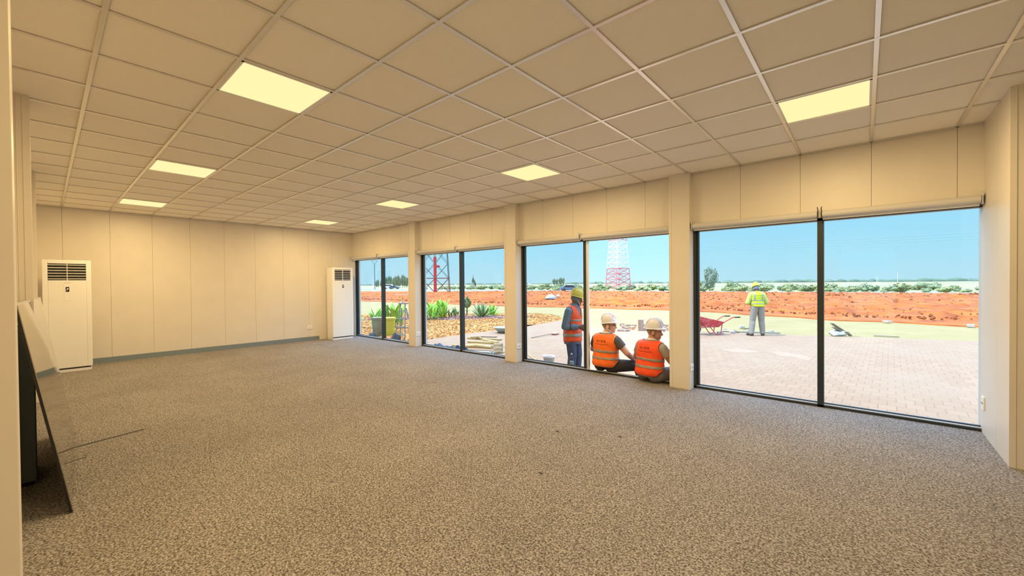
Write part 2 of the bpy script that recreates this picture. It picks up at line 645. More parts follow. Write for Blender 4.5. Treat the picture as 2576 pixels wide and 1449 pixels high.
# ------------------------------------------------------------------ sockets
def socket(x, y, z, axis, label):
    r = thing('wall_socket', (x, y, z - 0.045), label, 'wall socket', 'white wall sockets')
    mb = MB()
    if axis == 'x':      # plate facing +x
        mb.box(x, x + 0.012, y - 0.06, y + 0.06, z - 0.045, z + 0.045)
    elif axis == '-x':
        mb.box(x - 0.012, x, y - 0.045, y + 0.045, z - 0.06, z + 0.06)
    mb.build('plate', M_white, r, bevel=0.004)
    mb = MB()
    s = 1 if axis == 'x' else -1
    for k in (-1, 1):
        mb = MB(); mb.box(x + s * 0.012, x + s * 0.0135, y - 0.006 + k * 0.02, y + 0.006 + k * 0.02, z - 0.008, z + 0.008)
        mb.build('outlet_hole', M_black, r)


socket(FAR, 4.425, 0.34, 'x', 'small white socket low on the far wall by the air conditioner')
for (xa, xb), w in zip(COLX, ('the column right of the seated men', 'the column between the second and third windows', 'the column beside the farthest window')):
    socket(xb, 5.555, 0.285, 'x', 'small white socket low on the side of ' + w)
socket(RXW, 5.56, 0.285, '-x', 'white socket low on the return wall at the right end')

# ------------------------------------------------------------------ air conditioners
def aircon(x, y, rz, label):
    """front face towards local +X, base centre at (x, y)"""
    r = thing('air_conditioner', (x, y, 0), label, 'air conditioner', 'white standing air conditioners', rz=rz)
    W, D, T = 0.275, 0.17, 1.86
    mb = MB()
    mb.box(-D, D - 0.05, -W + 0.006, W - 0.006, 0.03, T - 0.008)
    mb.build('body', M_acw, r, bevel=0.012)
    mb = MB()
    xf = D
    # front bezel around the grille
    g0, g1, ga, gb = -0.215, 0.215, 1.525, 1.80
    mb.box(xf - 0.06, xf, -W, g0, 0.07, T); mb.box(xf - 0.06, xf, g1, W, 0.07, T)
    mb.box(xf - 0.06, xf, g0, g1, gb, T); mb.box(xf - 0.06, xf, g0, g1, 0.07, ga)
    mb.build('front_panel', M_acw, r, bevel=0.006)
    mb = MB(); mb.box(xf - 0.055, xf - 0.045, g0, g1, ga, gb)
    mb.build('vent_recess', M_black, r)
    for k in range(6):
        z = ga + 0.022 + k * 0.046
        mb = MB(); mb.obox((xf - 0.018, 0, z), Vector((0.016, 0, 0.004)), Vector((0, 0.213, 0)), Vector((-0.001, 0, 0.003)))
        mb.build('louvre', M_acw, r)
    mb = MB(); mb.box(xf - 0.04, xf - 0.004, -0.004, 0.004, ga, gb)
    mb.build('vent_divider', M_acw, r)
    mb = MB(); mb.box(xf - 0.002, xf + 0.002, -0.04, 0.04, 1.185, 1.455)
    pl = mb.build('control_plate', M_white, r, bevel=0.001)
    mb = MB(); mb.box(xf + 0.001, xf + 0.004, -0.020, 0.020, 1.335, 1.415)
    ds = mb.build('display', M_black, pl)
    mb = MB(); mb.box(xf + 0.004, xf + 0.005, -0.006, 0.012, 1.375, 1.395); mb.box(xf + 0.004, xf + 0.005, -0.012, 0.002, 1.36, 1.372)
    o = mb.build('display_digits', M_white, r)
    mb = MB()
    for k in range(9):
        mb.box(xf, xf + 0.001, -0.038 + k * 0.0085, -0.033 + k * 0.0085, 1.478, 1.486)
    mb.build('logo_strip', mat('logo grey', (0.45, 0.45, 0.44), 0.5), r)
    mb = MB(); mb.box(-D, D - 0.012, -W + 0.01, W - 0.01, 0.0, 0.05)
    mb.build('base', M_acw, r, bevel=0.004)
    mb = MB(); mb.box(D - 0.03, D - 0.008, -W + 0.02, W - 0.02, 0.05, 0.066)
    mb.build('base_gap', M_black, r)
    mb = MB(); mb.box(-0.06, 0.0, -W + 0.002, -W + 0.008, 0.78, 0.80)
    mb.build('side_latch', M_acw, r)
    return r


aircon(-10.15, 0.255, 0.0, 'white floor-standing air conditioner at the left end of the far wall')
aircon(-10.405, 5.095, 0.0, 'white floor-standing air conditioner in the far right corner by the window')

# ------------------------------------------------------------------ leaning black glass sheet and grey cabinet
M_mirror = bpy.data.materials.new('black mirror glass')
M_mirror.use_nodes = True
b = M_mirror.node_tree.nodes['Principled BSDF']
b.inputs['Base Color'].default_value = (0.46, 0.44, 0.42, 1)
b.inputs['Metallic'].default_value = 1.0
b.inputs['Roughness'].default_value = 0.04
r = thing('glass_sheet', (-4.77, 0.15, 0), 'large black-edged reflective glass sheet leaning on the left wall column', 'glass sheet')
A, B_, C_, D_ = Vector((-3.73, 0.098, 0.004)), Vector((-5.80, 0.175, 0.004)), Vector((-5.80, -0.025, 1.306)), Vector((-3.73, -0.106, 1.303))
nrm = (B_ - A).cross(D_ - A).normalized()
if nrm.y < 0:
    nrm = -nrm
mb = MB(); mb.ngon_prism([A, B_, C_, D_], nrm * 0.004)
mb.build('reflective_face', M_mirror, r)
mb = MB(); mb.ngon_prism([A - nrm * 0.013, B_ - nrm * 0.013, C_ - nrm * 0.013, D_ - nrm * 0.013], nrm * 0.0125)
mb.build('backing', M_black, r, bevel=0.002)
mb = MB()
mb.ngon_prism([D_ + nrm * 0.004, C_ + nrm * 0.004, C_ - nrm * 0.02, D_ - nrm * 0.02], (0, 0, 0.012))
mb.build('top_edge', M_alu, r)

M_char = mat('charcoal grey wrap', (0.10, 0.125, 0.135), 0.6, bump=(40, 0.3))
r = thing('grey_cabinet', (-4.56, -0.17, 0), 'charcoal grey narrow cabinet standing behind the leaning glass sheet', 'cabinet')
mb = MB()
mb.box(-4.655, -4.47, -0.30, -0.052, 0.02, 1.14)
mb.build('body', M_char, r, bevel=0.02, seg=3)
for k in range(3):
    mb = MB(); mb.box(-4.472, -4.458, -0.285 + k * 0.082, -0.215 + k * 0.082, 0.03, 1.12)
    mb.build('front_rib', M_char, r, bevel=0.006)
mb = MB(); mb.box(-4.65, -4.475, -0.28, -0.07, 0.0, 0.02)
mb.build('foot', M_black, r)
mb = MB(); mb.box(-4.652, -4.468, -0.30, -0.055, 1.14, 1.152)
mb.build('top_lid', mat('grey lid', (0.25, 0.24, 0.22), 0.6), r)

# dark tape on the carpet
def strip(p, q, w, label):
    p, q = Vector(p), Vector(q)
    d = (q - p).normalized(); s = Vector((-d.y, d.x, 0)) * w / 2
    mb = MB(); mb.ngon_prism([p - s, q - s, q + s, p + s], (0, 0, 0.003))
    tag(mb.build('tape_strip', M_tape), label, 'tape', 'dark tape strips')


strip((-5.23, 0.12, 0), (-5.367, 0.626, 0), 0.03, 'long thin dark tape line on the carpet by the leaning glass sheet')
strip((-4.83, 0.115, 0), (-4.864, 0.21, 0), 0.014, 'short dark tape scrap on the carpet by the glass sheet foot')
for i, (u, v, lab) in enumerate(((1403, 1087, 'tiny dark scrap on the carpet near the middle of the room'), (1360, 1192, 'tiny dark scrap on the carpet in the foreground'),
                                 (1560, 1100, 'tiny dark fluff on the carpet before the seated men'))):
    p = G(u, v, 0.0)
    mb = MB(); mb.path([p + Vector((-0.018, 0, 0.004)), p + Vector((0, 0.006, 0.006)), p + Vector((0.016, -0.004, 0.004))], 0.0035, 6)
    tag(mb.build('carpet_scrap', M_tape), lab, 'scrap')

# ================================================================== OUTSIDE
M_dirt = mat('orange laterite dirt', (0.225, 0.043, 0.002), 0.95, noise=(1.1, (0.37, 0.100, 0.005), 0.32, 0.66), bump=(2.2, 1.0))
M_grass = mat('dry sandy turf', (0.225, 0.172, 0.060), 0.95, noise=(0.9, (0.265, 0.203, 0.082), 0.35, 0.7), bump=(30, 0.4))
M_field = mat('pale far field', (0.25, 0.205, 0.11), 0.95, noise=(0.015, (0.18, 0.185, 0.085), 0.45, 0.6))
M_road = mat('pale road', (0.21, 0.185, 0.16), 0.9, noise=(0.2, (0.18, 0.165, 0.145), 0.4, 0.6))
M_verge = mat('green verge', (0.19, 0.26, 0.09), 0.95, noise=(0.3, (0.28, 0.28, 0.13), 0.35, 0.65))
M_bed = mat('planting bed soil', (0.36, 0.14, 0.03), 0.95, noise=(4, (0.42, 0.22, 0.06), 0.4, 0.65), bump=(14, 0.8))
M_green = mat('leaf green', (0.10, 0.36, 0.02), 0.45, noise=(5, (0.30, 0.52, 0.025), 0.35, 0.65))
M_green2 = mat('blue green leaf', (0.07, 0.18, 0.06), 0.55, noise=(5, (0.15, 0.26, 0.09), 0.35, 0.65))
M_bush = mat('bush green', (0.17, 0.20, 0.08), 0.8, noise=(0.8, (0.27, 0.285, 0.12), 0.35, 0.65))
M_tree = mat('hazy tree green', (0.07, 0.115, 0.065), 0.8, noise=(0.6, (0.11, 0.155, 0.085), 0.35, 0.65))
M_bark = mat('bark', (0.25, 0.18, 0.12), 0.9)
M_red = mat('red paint', (0.45, 0.015, 0.035), 0.4)
M_galv = mat('galvanised steel', (0.26, 0.26, 0.25), 0.5, metal=0.3)
M_dsteel = mat('dark steel', (0.035, 0.075, 0.085), 0.5)
M_wood = mat('yellow timber', (0.42, 0.29, 0.11), 0.7, noise=(8, (0.48, 0.36, 0.17), 0.4, 0.6))
M_gwood = mat('grey timber', (0.20, 0.165, 0.115), 0.8)
M_brick = mat('pale paving brick', (0.27, 0.18, 0.125), 0.85, noise=(9, (0.33, 0.24, 0.18), 0.4, 0.6))
M_rubber = mat('black rubber', (0.02, 0.02, 0.022), 0.7)

# paving: running bond bricks, pinkish beige
M_pave = bpy.data.materials.new('brick paving')
M_pave.use_nodes = True
t = M_pave.node_tree
b = t.nodes['Principled BSDF']
b.inputs['Roughness'].default_value = 0.85
b.inputs['Specular IOR Level'].default_value = 0.2
co = t.nodes.new('ShaderNodeTexCoord')
mp = t.nodes.new('ShaderNodeMapping')
mp.inputs['Rotation'].default_value = (0, 0, math.radians(2))
bk = t.nodes.new('ShaderNodeTexBrick')
bk.offset = 0.5
bk.inputs['Scale'].default_value = 1.0
bk.inputs['Brick Width'].default_value = 0.20
bk.inputs['Row Height'].default_value = 0.27
bk.inputs['Mortar Size'].default_value = 0.0085
bk.inputs['Mortar Smooth'].default_value = 0.3
bk.inputs['Color1'].default_value = (0.285, 0.188, 0.12, 1)
bk.inputs['Color2'].default_value = (0.258, 0.165, 0.104, 1)
bk.inputs['Mortar'].default_value = (0.205, 0.132, 0.084, 1)
t.links.new(co.outputs['Object'], mp.inputs[0]); t.links.new(mp.outputs[0], bk.inputs['Vector'])
nz = t.nodes.new('ShaderNodeTexNoise'); nz.inputs['Scale'].default_value = 0.6; nz.inputs['Detail'].default_value = 5
t.links.new(co.outputs['Object'], nz.inputs['Vector'])
rr = t.nodes.new('ShaderNodeValToRGB')
rr.color_ramp.elements[0].position = 0.45; rr.color_ramp.elements[0].color = (0, 0, 0, 1)
rr.color_ramp.elements[1].position = 0.75; rr.color_ramp.elements[1].color = (0.75, 0.75, 0.75, 1)
t.links.new(nz.outputs['Fac'], rr.inputs[0])
mx = t.nodes.new('ShaderNodeMix'); mx.data_type = 'RGBA'
t.links.new(rr.outputs[0], mx.inputs['Factor']); t.links.new(bk.outputs['Color'], mx.inputs[6])
mx.inputs[7].default_value = (0.27, 0.192, 0.13, 1)
t.links.new(mx.outputs[2], b.inputs['Base Color'])
bp = t.nodes.new('ShaderNodeBump'); bp.inputs['Strength'].default_value = 0.12; bp.inputs['Distance'].default_value = 0.003
t.links.new(bk.outputs['Fac'], bp.inputs['Height']); bp.invert = True
t.links.new(bp.outputs[0], b.inputs['Normal'])


def sheet(name, pts, z, m_, label, cat):
    mb = MB(); mb.ngon_prism([(p[0], p[1], z - 0.3) for p in pts], (0, 0, 0.3))
    return S(mb.build(name, m_), label, cat)


# far field, then nearer strips stacked a few millimetres apart at their edges
sheet('ground_field', [(-2500, 140), (900, 140), (900, 3000), (-2500, 3000)], ZG - 0.05, M_field, 'pale dry field reaching to the horizon', 'field')
sheet('ground_verge', [(-900, 57), (400, 57), (400, 150), (-900, 150)], ZG - 0.04, M_verge, 'green verge beyond the orange dirt', 'verge')
sheet('ground_back', [(-900, -60), (400, -60), (400, 60), (-900, 60)], ZG - 0.06, M_field, 'pale dry ground around the building', 'ground')
sheet('ground_turf', [(-120, 5), (60, 5), (60, 27), (-120, 27)], ZG - 0.02, M_grass, 'pale sandy turf strip between paving and dirt', 'turf')
pv = [(40, 5.8), (40, 24), (2.604, 18.1), (-0.97, 16.9), (-4.5, 15.8), (-8.0, 14.9), (-11.2, 16.2), (-10.7, 12.4), (-11.0, 10.2), (-10.9, 8.1), (-10.5, 6.4), (-30, 6.3), (-30, 5.8)]
sheet('ground_paving', pv, ZG, M_pave, 'pinkish brick paving outside the windows', 'paving')

# orange dirt field with clods and ruts
rs = np.random.RandomState(3)


def noise2(x, y, sc, seed):
    r = np.random.RandomState(seed)
    z = np.zeros_like(x)
    for k in range(7):
        a = r.uniform(0, 2 * math.pi); f = sc * r.uniform(0.6, 1.6); ph = r.uniform(0, 6.28)
        z += np.sin((x * math.cos(a) + y * math.sin(a)) * f + ph + 1.3 * np.sin(x * f * 0.37 + y * f * 0.51 + ph))
    return z / 7


def dirt_edge_near(x):
    return np.interp(x, [-130, -44, -32, -20.6, -15.1, -7.9, -1.4, 3.5, 60], [23.2, 23.4, 23.9, 24.8, 25.8, 26.6, 24.0, 23.6, 23.0])


def dirt_edge_far(x):
    return np.interp(x, [-300, -108, -72, -62, -45, 60], [58, 58, 60, 74, 76.5, 75.5])


nx, ny = 260, 90
gx = np.concatenate([np.linspace(-260, -70, 60), np.linspace(-69, 60, nx - 60)])
mb = MB()
VV = []
for i, x in enumerate(gx):
    yn, yf = dirt_edge_near(x) + 0.25 * math.sin(x * 1.7), dirt_edge_far(x)
    tt = np.linspace(0, 1, ny) ** 1.5
    yy = yn + (yf - yn) * tt
    amp = np.clip(tt * 14, 0, 1) * np.clip((1 - tt) * 10, 0, 1)
    zz = noise2(np.full(ny, x), yy, 1.1, 5) * 0.13 + noise2(np.full(ny, x), yy, 3.6, 6) * 0.10 + rs.uniform(-1, 1, ny) ** 3 * 0.18
    zz = ZG + 0.03 + amp * (0.10 + zz)
    zz[0] = ZG - 0.06; zz[-1] = ZG - 0.06
    VV.append(np.stack([np.full(ny, x), yy, zz], 1))
VV = np.array(VV).reshape(-1, 3)
fs = [(i * ny + j, (i + 1) * ny + j, (i + 1) * ny + j + 1, i * ny + j + 1) for i in range(len(gx) - 1) for j in range(ny - 1)]
mb.add([tuple(v) for v in VV], fs)
S(mb.build('ground_dirt', M_dirt), 'rough orange dirt field behind the turf strip', 'dirt')

# loose clods on the dirt
mb = MB()
r = random.Random(15)
for k in range(2600):
    x = r.uniform(-60, 14)
    yn, yf = float(dirt_edge_near(x)), float(dirt_edge_far(x))
    y = yn + 1.5 + (yf - yn - 3) * r.random() ** 2.2
    s_ = r.uniform(.015, .045) * (1 + (y - yn) / 25)
    e1 = Vector((r.gauss(0, 1), r.gauss(0, 1), r.gauss(0, .5))).normalized()
    e2 = e1.orthogonal().normalized()
    mb.obox((x, y, ZG + .14), e1 * s_ * 1.4, e2 * s_, e1.cross(e2) * s_ * .7)
tag(mb.build('dirt_clods', mat('dark laterite clods', (.20, .05, .006), .95)), 'dark orange clods strewn over the near part of the dirt field', 'dirt clods', kind='stuff')

# pale kerb along the far edge of the dirt and the road behind it
M_kerb = mat('pale kerb', (0.42, 0.39, 0.33), 0.8)
mb = MB()
kx = [-62, -45, -30, -15, 0, 20, 60]
for a, b_ in zip(kx, kx[1:]):
    ya, yb = float(dirt_edge_far(a)) + 0.2, float(dirt_edge_far(b_)) + 0.2
    mb.ngon_prism([(a, ya, ZG - 0.2), (b_, yb, ZG - 0.2), (b_, yb + 0.5, ZG - 0.2), (a, ya + 0.5, ZG - 0.2)], (0, 0, 0.38))
S(mb.build('trim_20', M_kerb), 'long pale kerb along the far edge of the orange dirt', 'kerb')
sheet('ground_road', [(-500, 74), (-75, 74), (-52, 82), (-52, 90), (-75, 90), (-500, 100)], ZG - 0.01, M_road, 'pale road beyond the orange dirt on the left', 'road')

# planting bed: low mound with mulch chips
bed = [(-10.9, 8.4), (-11.1, 10.3), (-10.8, 12.5), (-11.0, 15.0), (-11.6, 17.3), (-13.4, 19.0), (-14.7, 17.4), (-17.5, 16.2), (-18.2, 14.0), (-22.5, 12.6), (-30, 10), (-30, 6.9), (-13.6, 7.0), (-11.3, 7.1)]


def inside(p, poly):
    x, y = p
    c = False
    for (x1, y1), (x2, y2) in zip(poly, poly[1:] + poly[:1]):
        if (y1 > y) != (y2 > y) and x < (x2 - x1) * (y - y1) / (y2 - y1) + x1:
            c = not c
    return c


def edge_dist(p, poly):
    best = 9
    P = Vector((p[0], p[1]))
    for a, b_ in zip(poly, poly[1:] + poly[:1]):
        a, b_ = Vector(a), Vector(b_)
        d = b_ - a
        tt = max(0, min(1, (P - a).dot(d) / d.length_squared))
        best = min(best, (P - a - d * tt).length)
    return best


def bed_z(x, y):
    if not inside((x, y), bed):
        return ZG - 0.05
    return ZG + 0.02 + 0.16 * min(1, edge_dist((x, y), bed) / 0.9) + 0.03 * math.sin(x * 3.1 + y) * math.sin(y * 2.7)


mb = MB()
stp = 0.22
nxb, nyb = int(20 / stp), int(13 / stp)
vs = [(-30.5 + i * stp, 6.5 + j * stp, bed_z(-30.5 + i * stp, 6.5 + j * stp)) for i in range(nxb) for j in range(nyb)]
fs = []
for i in range(nxb - 1):
    for j in range(nyb - 1):
        q = (i * nyb + j, (i + 1) * nyb + j, (i + 1) * nyb + j + 1, i * nyb + j + 1)
        if max(vs[k][2] for k in q) > ZG:
            fs.append(q)
mb.add(vs, fs)
S(mb.build('ground_bed', M_bed), 'orange soil planting bed outside the third window', 'planting bed')
M_mulch = mat('mulch chips', (0.36, 0.15, 0.03), 0.9, noise=(2.2, (0.50, 0.33, 0.11), 0.40, 0.62))
mb = MB()
r = random.Random(11)
cnt = 0
while cnt < 9000:
    x, y = r.uniform(-20, -10.8), r.uniform(7.0, 19)
    if not inside((x, y), bed):
        continue
    z = bed_z(x, y)
    a, l, w = r.uniform(0, 6.28), r.uniform(0.012, 0.042), r.uniform(0.006, 0.018)
    ax = Vector((math.cos(a), math.sin(a), r.uniform(-.4, .4))) * l
    ay = Vector((-math.sin(a), math.cos(a), r.uniform(-.3, .3))) * w
    mb.obox((x, y, z + 0.02), ax, ay, Vector((0, 0, r.uniform(0.004, 0.014))))
    cnt += 1
tag(mb.build('mulch', M_mulch), 'tan and orange mulch chips covering the planting bed', 'mulch', kind='stuff')
M_purple = mat('purple ground cover', (0.30, 0.16, 0.19), 0.8, noise=(6, (0.42, 0.27, 0.25), 0.4, 0.6))
mb = MB()
for k in range(1500):
    x = r.uniform(-17.5, -12.6)
    y = 11.6 + (x + 16.0) * 1.05 + r.uniform(-0.9, 0.9)
    z = bed_z(x, y)
    if z < ZG:
        continue
    for q in range(2):
        a = r.uniform(0, 6.28); l = r.uniform(0.05, 0.13)
        d = Vector((math.cos(a), math.sin(a), r.uniform(0.5, 1.3))).normalized()
        s = d.orthogonal().normalized() * 0.03
        p = Vector((x, y, z))
        mb.add([p, p + d * l * .5 + s, p + d * l, p + d * l * .5 - s], [(0, 1, 2, 3)])
tag(mb.build('ground_cover', M_purple), 'low purplish ground cover plants under the green blades', 'ground cover', kind='stuff')


# ------------------------------------------------------------------ plants
def blade(mb, p, az, lean, L, W, fold=0.25, curl=0.5, n=6):
    """a lance-shaped leaf with a folded midrib, curving outward"""
    p = Vector(p)
    out = Vector((math.cos(az), math.sin(az), 0))
    side = Vector((-math.sin(az), math.cos(az), 0))
    vs, fs = [], []
    cur = p.copy()
    ang = lean
    for i in range(n + 1):
        tt = i / n
        w = W * (math.sin(math.pi * min(1, tt * 0.92 + 0.08)) ** 0.8) * (1 if i < n else 0.03)
        d = out * math.sin(ang) + Vector((0, 0, 1)) * math.cos(ang)
        nn = out * math.cos(ang) - Vector((0, 0, 1)) * math.sin(ang)
        vs += [cur - side * w - nn * w * -fold, cur, cur + side * w - nn * w * -fold]
        cur = cur + d * (L / n)
        ang += curl / n
    for i in range(n):
        for k in (0, 1):
            fs.append((i * 3 + k, i * 3 + k + 1, (i + 1) * 3 + k + 1, (i + 1) * 3 + k))
    mb.add(vs, fs)


def canna(x, y, h, label, seed, group=None, m_=None, z0=None, leaves=9):
    r = random.Random(seed)
    z = bed_z(x, y) if z0 is None else z0
    z = max(z, ZG)
    root = thing('canna_plant', (x, y, z), label, 'plant', group)
    mb = MB(); mb2 = MB()
    for s in range(3):
        bx, by = x + r.uniform(-.08, .08), y + r.uniform(-.08, .08)
        hh = h * r.uniform(0.6, 0.85)
        mb2.path([(bx, by, z - 0.03), (bx + r.uniform(-.05, .05), by + r.uniform(-.05, .05), z + hh * .6)], [0.012, 0.007], 6)
        for q in range(leaves // 3):
            zz = z + hh * (0.12 + 0.22 * q)
            blade(mb, (bx, by, zz), r.uniform(0, 6.28), r.uniform(0.08, 0.55), h * r.uniform(0.38, 0.58), h * r.uniform(.055, .085), curl=r.uniform(.1, .7))
    o = mb.build('foliage', m_ or M_green, root, smooth=True, fix=False)
    sd = o.modifiers.new('thickness', 'SOLIDIFY'); sd.thickness = 0.004
    mb2.build('stem', M_green2, root, smooth=True)
    return root


k = 0
for (u, v, h) in ((1066, 818, 0.75), (1075, 815, 0.95), (1083, 813, 1.05), (1092, 812, 0.85), (1100, 812, 1.0), (1107, 811, 1.0), (1115, 810, 1.0), (1121, 810, 1.0), (1088, 816, .8), (1111, 813, .85), (1097, 815, .8), (1071, 820, .7)):
    p = G(u, v)
    canna(p.x, p.y, h, 'bright green upright leafy plant in the clump left of the third window mullion', 100 + k, 'green leafy plants in the bed')
    k += 1
for (u, v, h) in ((1135, 810, .62), (1143, 808, .7), (1150, 806, .6)):
    p = G(u, v)
    canna(p.x, p.y, h, 'sparse blue-green leafy plant just left of the third window mullion', 100 + k, 'sparse plants by the mullion', M_green2, leaves=6)
    k += 1


def rosette(x, y, R, label, seed, group=None, m_=None):
    r = random.Random(seed)
    z = bed_z(x, y)
    z = max(z, ZG)
    root = thing('agave_plant', (x, y, z), label, 'plant', group)
    mb = MB()
    for q in range(22):
        az = q * 2.4 + r.uniform(-.2, .2)
        lean = 0.15 + 1.15 * (q / 22)
        blade(mb, (x, y, z - 0.02), az, lean, R * r.uniform(.85, 1.15), R * 0.075, fold=0.5, curl=0.12)
    o = mb.build('foliage', m_ or M_green2, root, smooth=True, fix=False)
    sd = o.modifiers.new('thickness', 'SOLIDIFY'); sd.thickness = 0.006
    mb = MB(); mb.lathe((x, y, z - 0.05), [(0.04, 0), (0.05, 0.05), (0.03, 0.09)], 8)
    mb.build('stem', M_bark, root)


p = G(1213, 808); rosette(p.x, p.y, 0.80, 'large spiky blue-green agave right of the third window mullion', 31)
p = G(1238, 803); rosette(p.x, p.y, 0.62, 'smaller thin-leaved agave at the right end of the bed', 32, m_=M_green)

# round-headed small tree
p = G(1175, 806)
root = thing('round_tree', (p.x, p.y, p.z), 'small tree with a rounded leafy head and ringed trunk in the bed', 'tree')
r = random.Random(5)
mb = MB()
for q in range(240):
    d = Vector((r.gauss(0, 1), r.gauss(0, 1), r.gauss(0, 1))).normalized()
    c = Vector((p.x, p.y, p.z + 0.84)) + Vector((d.x * .20, d.y * .20, d.z * .24)) * r.uniform(.75, 1)
    blade(mb, c, math.atan2(d.y, d.x), r.uniform(.2, 1.0), 0.10, 0.028, n=3)
blade(mb, (p.x, p.y, p.z + 1.0), 0.3, 0.0, 0.26, 0.06, n=5); blade(mb, (p.x, p.y, p.z + 1.0), 3.0, 0.1, 0.22, 0.05, n=5)
o = mb.build('crown', M_green2, root, fix=False)
mb = MB(); mb.ellipsoid((p.x, p.y, p.z + 0.84), Vector((.19, 0, 0)), Vector((0, .19, 0)), Vector((0, 0, .225)), 14, 10)
mb.build('crown_core', M_bush, root, smooth=True)
mb = MB()
for q in range(9):
    blade(mb, (p.x, p.y, p.z + 0.45), q * 0.7, 0.9, 0.26, 0.03, curl=1.2, n=5)
mb.build('lower_fronds', M_green2, root, fix=False)
mb = MB(); mb.path([(p.x, p.y, p.z - 0.05), (p.x, p.y, p.z + 0.3), (p.x, p.y, p.z + 0.66)], [0.05, 0.04, 0.03], 10)
mb.build('trunk', M_bark, root)

# plants around the bins
k = 0
for (u, v, h, lb) in ((940, 838, .95, 'bright green leafy plant rising behind the olive bin'), (951, 839, 1.0, 'second bright green leafy plant behind the olive bin'),
                      (972, 838, .95, 'leafy green plant behind the left edge of the yellow bin'), (990, 838, 1.15, 'tall broad-leaved green plant between the yellow bin and the stepladder'),
                      (998, 838, 1.2, 'broad-leaved green plant just left of the stepladder'), (1012, 836, .9, 'green leafy plant seen through the stepladder'), (903, 838, .75, 'small green plant at the left edge of the farthest window')):
    p = G(u, v)
    canna(p.x, p.y, h, lb, 300 + k, None, leaves=9, z0=max(bed_z(p.x, p.y), ZG))
    k += 1

# white flag on a thin stick
p = G(1197, 800)
root = thing('marker_flag', (p.x, p.y, p.z), 'small white flag on a thin stick behind the agave', 'flag')
mb = MB(); mb.tube(p, p + Vector((0, 0, 0.80)), 0.006, n=6); mb.build('stick', M_galv, root)
mb = MB()
q0 = p + Vector((0, 0, 0.80))
e = RX
mb.ngon_prism([q0, q0 + e * .10 - Vector((0, 0, .06)), q0 + e * .12 - Vector((0, 0, .10)), q0 - Vector((0, 0, .10))], FX * 0.004)
mb.ngon_prism([q0 + e * .08 - Vector((0, 0, .05)), q0 + e * .26 - Vector((0, 0, .28)), q0 + e * .25 - Vector((0, 0, .30)), q0 + e * .07 - Vector((0, 0, .07))], FX * 0.004)
mb.build('cloth', M_white, root)

# ------------------------------------------------------------------ wheelie bins
def bin_(x, y, m_, label, hh):
    root = thing('rubbish_bin', (x, y, ZG), label, 'bin', rz=math.radians(-40))
    mb = MB()
    prof = [(0.175, 0.02), (0.18, 0.03), (0.225, hh - 0.06)]
    pts0 = [(-.17, -.17), (.17, -.17), (.17, .17), (-.17, .17)]
    for (s0, z0), (s1, z1) in (((0.86, 0.0), (1.12, hh - 0.05)),):
        a = [Vector((x_ * s0, y_ * s0, z0)) for x_, y_ in pts0]
        b2 = [Vector((x_ * s1, y_ * s1, z1)) for x_, y_ in pts0]
        mb.add(a + b2, [(3, 2, 1, 0), (4, 5, 6, 7), (0, 1, 5, 4), (1, 2, 6, 5), (2, 3, 7, 6), (3, 0, 4, 7)])
    mb.build('body', m_, root, bevel=0.03, seg=3)
    mb = MB(); mb.box(-.215, .215, -.215, .215, hh - 0.07, hh - 0.03)
    mb.build('rim', m_, root, bevel=0.012)
    mb = MB(); mb.box(-.20, .22, -.20, .20, hh - 0.03, hh)
    mb.build('lid', m_, root, bevel=0.012)
    mb = MB(); mb.tube((-.235, -.14, hh - .05), (-.235, .14, hh - .05), 0.014); mb.tube((-.20, -.14, hh - .05), (-.235, -.14, hh - .05), .012); mb.tube((-.20, .14, hh - .05), (-.235, .14, hh - .05), .012)
    mb.build('handle', m_, root)
    for s in (-1, 1):
        mb = MB(); mb.tube((-.12, s * .165, 0.07), (-.12, s * .20, 0.07), 0.07, n=16)
        mb.build('wheel', M_rubber, root)
    return root


M_olive = mat('olive plastic', (0.13, 0.115, 0.045), 0.5, noise=(5, (0.18, 0.165, 0.08), 0.4, 0.6))
M_yel = mat('yellow plastic', (0.46, 0.38, 0.012), 0.4)
p = G(952, 851); bin_(p.x, p.y, M_olive, 'dull olive lidded bin left of the farthest window mullion', 0.72)
p = G(979, 852); bin_(p.x, p.y, M_yel, 'bright yellow lidded bin right of the farthest window mullion', 0.72)


def blob(name, c, sx, sy, sz, m_, label, cat, seed, group=None, amp=0.18, parent=None, n=20, mm=12):
    """a lumpy soft bag or rag"""
    r = np.random.RandomState(seed)
    mb = MB()
    mb.ellipsoid((0, 0, 0), Vector((1, 0, 0)), Vector((0, 1, 0)), Vector((0, 0, 1)), n, mm)
    fr = [(r.uniform(-4, 4, 3), r.uniform(0, 6.28)) for _ in range(6)]
    out = []
    for v in mb.v:
        v = np.array(v)
        d = sum(math.sin(float(f.dot(v)) + ph) for f, ph in fr) / 6
        w = v * (1 + amp * 2 * d)
        if w[2] < -0.55:
            w[2] = -0.55
        out.append((c[0] + w[0] * sx, c[1] + w[1] * sy, c[2] + (w[2] + 0.55) * sz))
    mb.v = out
    o = mb.build(name, m_, parent, smooth=True)
    if label:
        tag(o, label, cat, group)
    return o


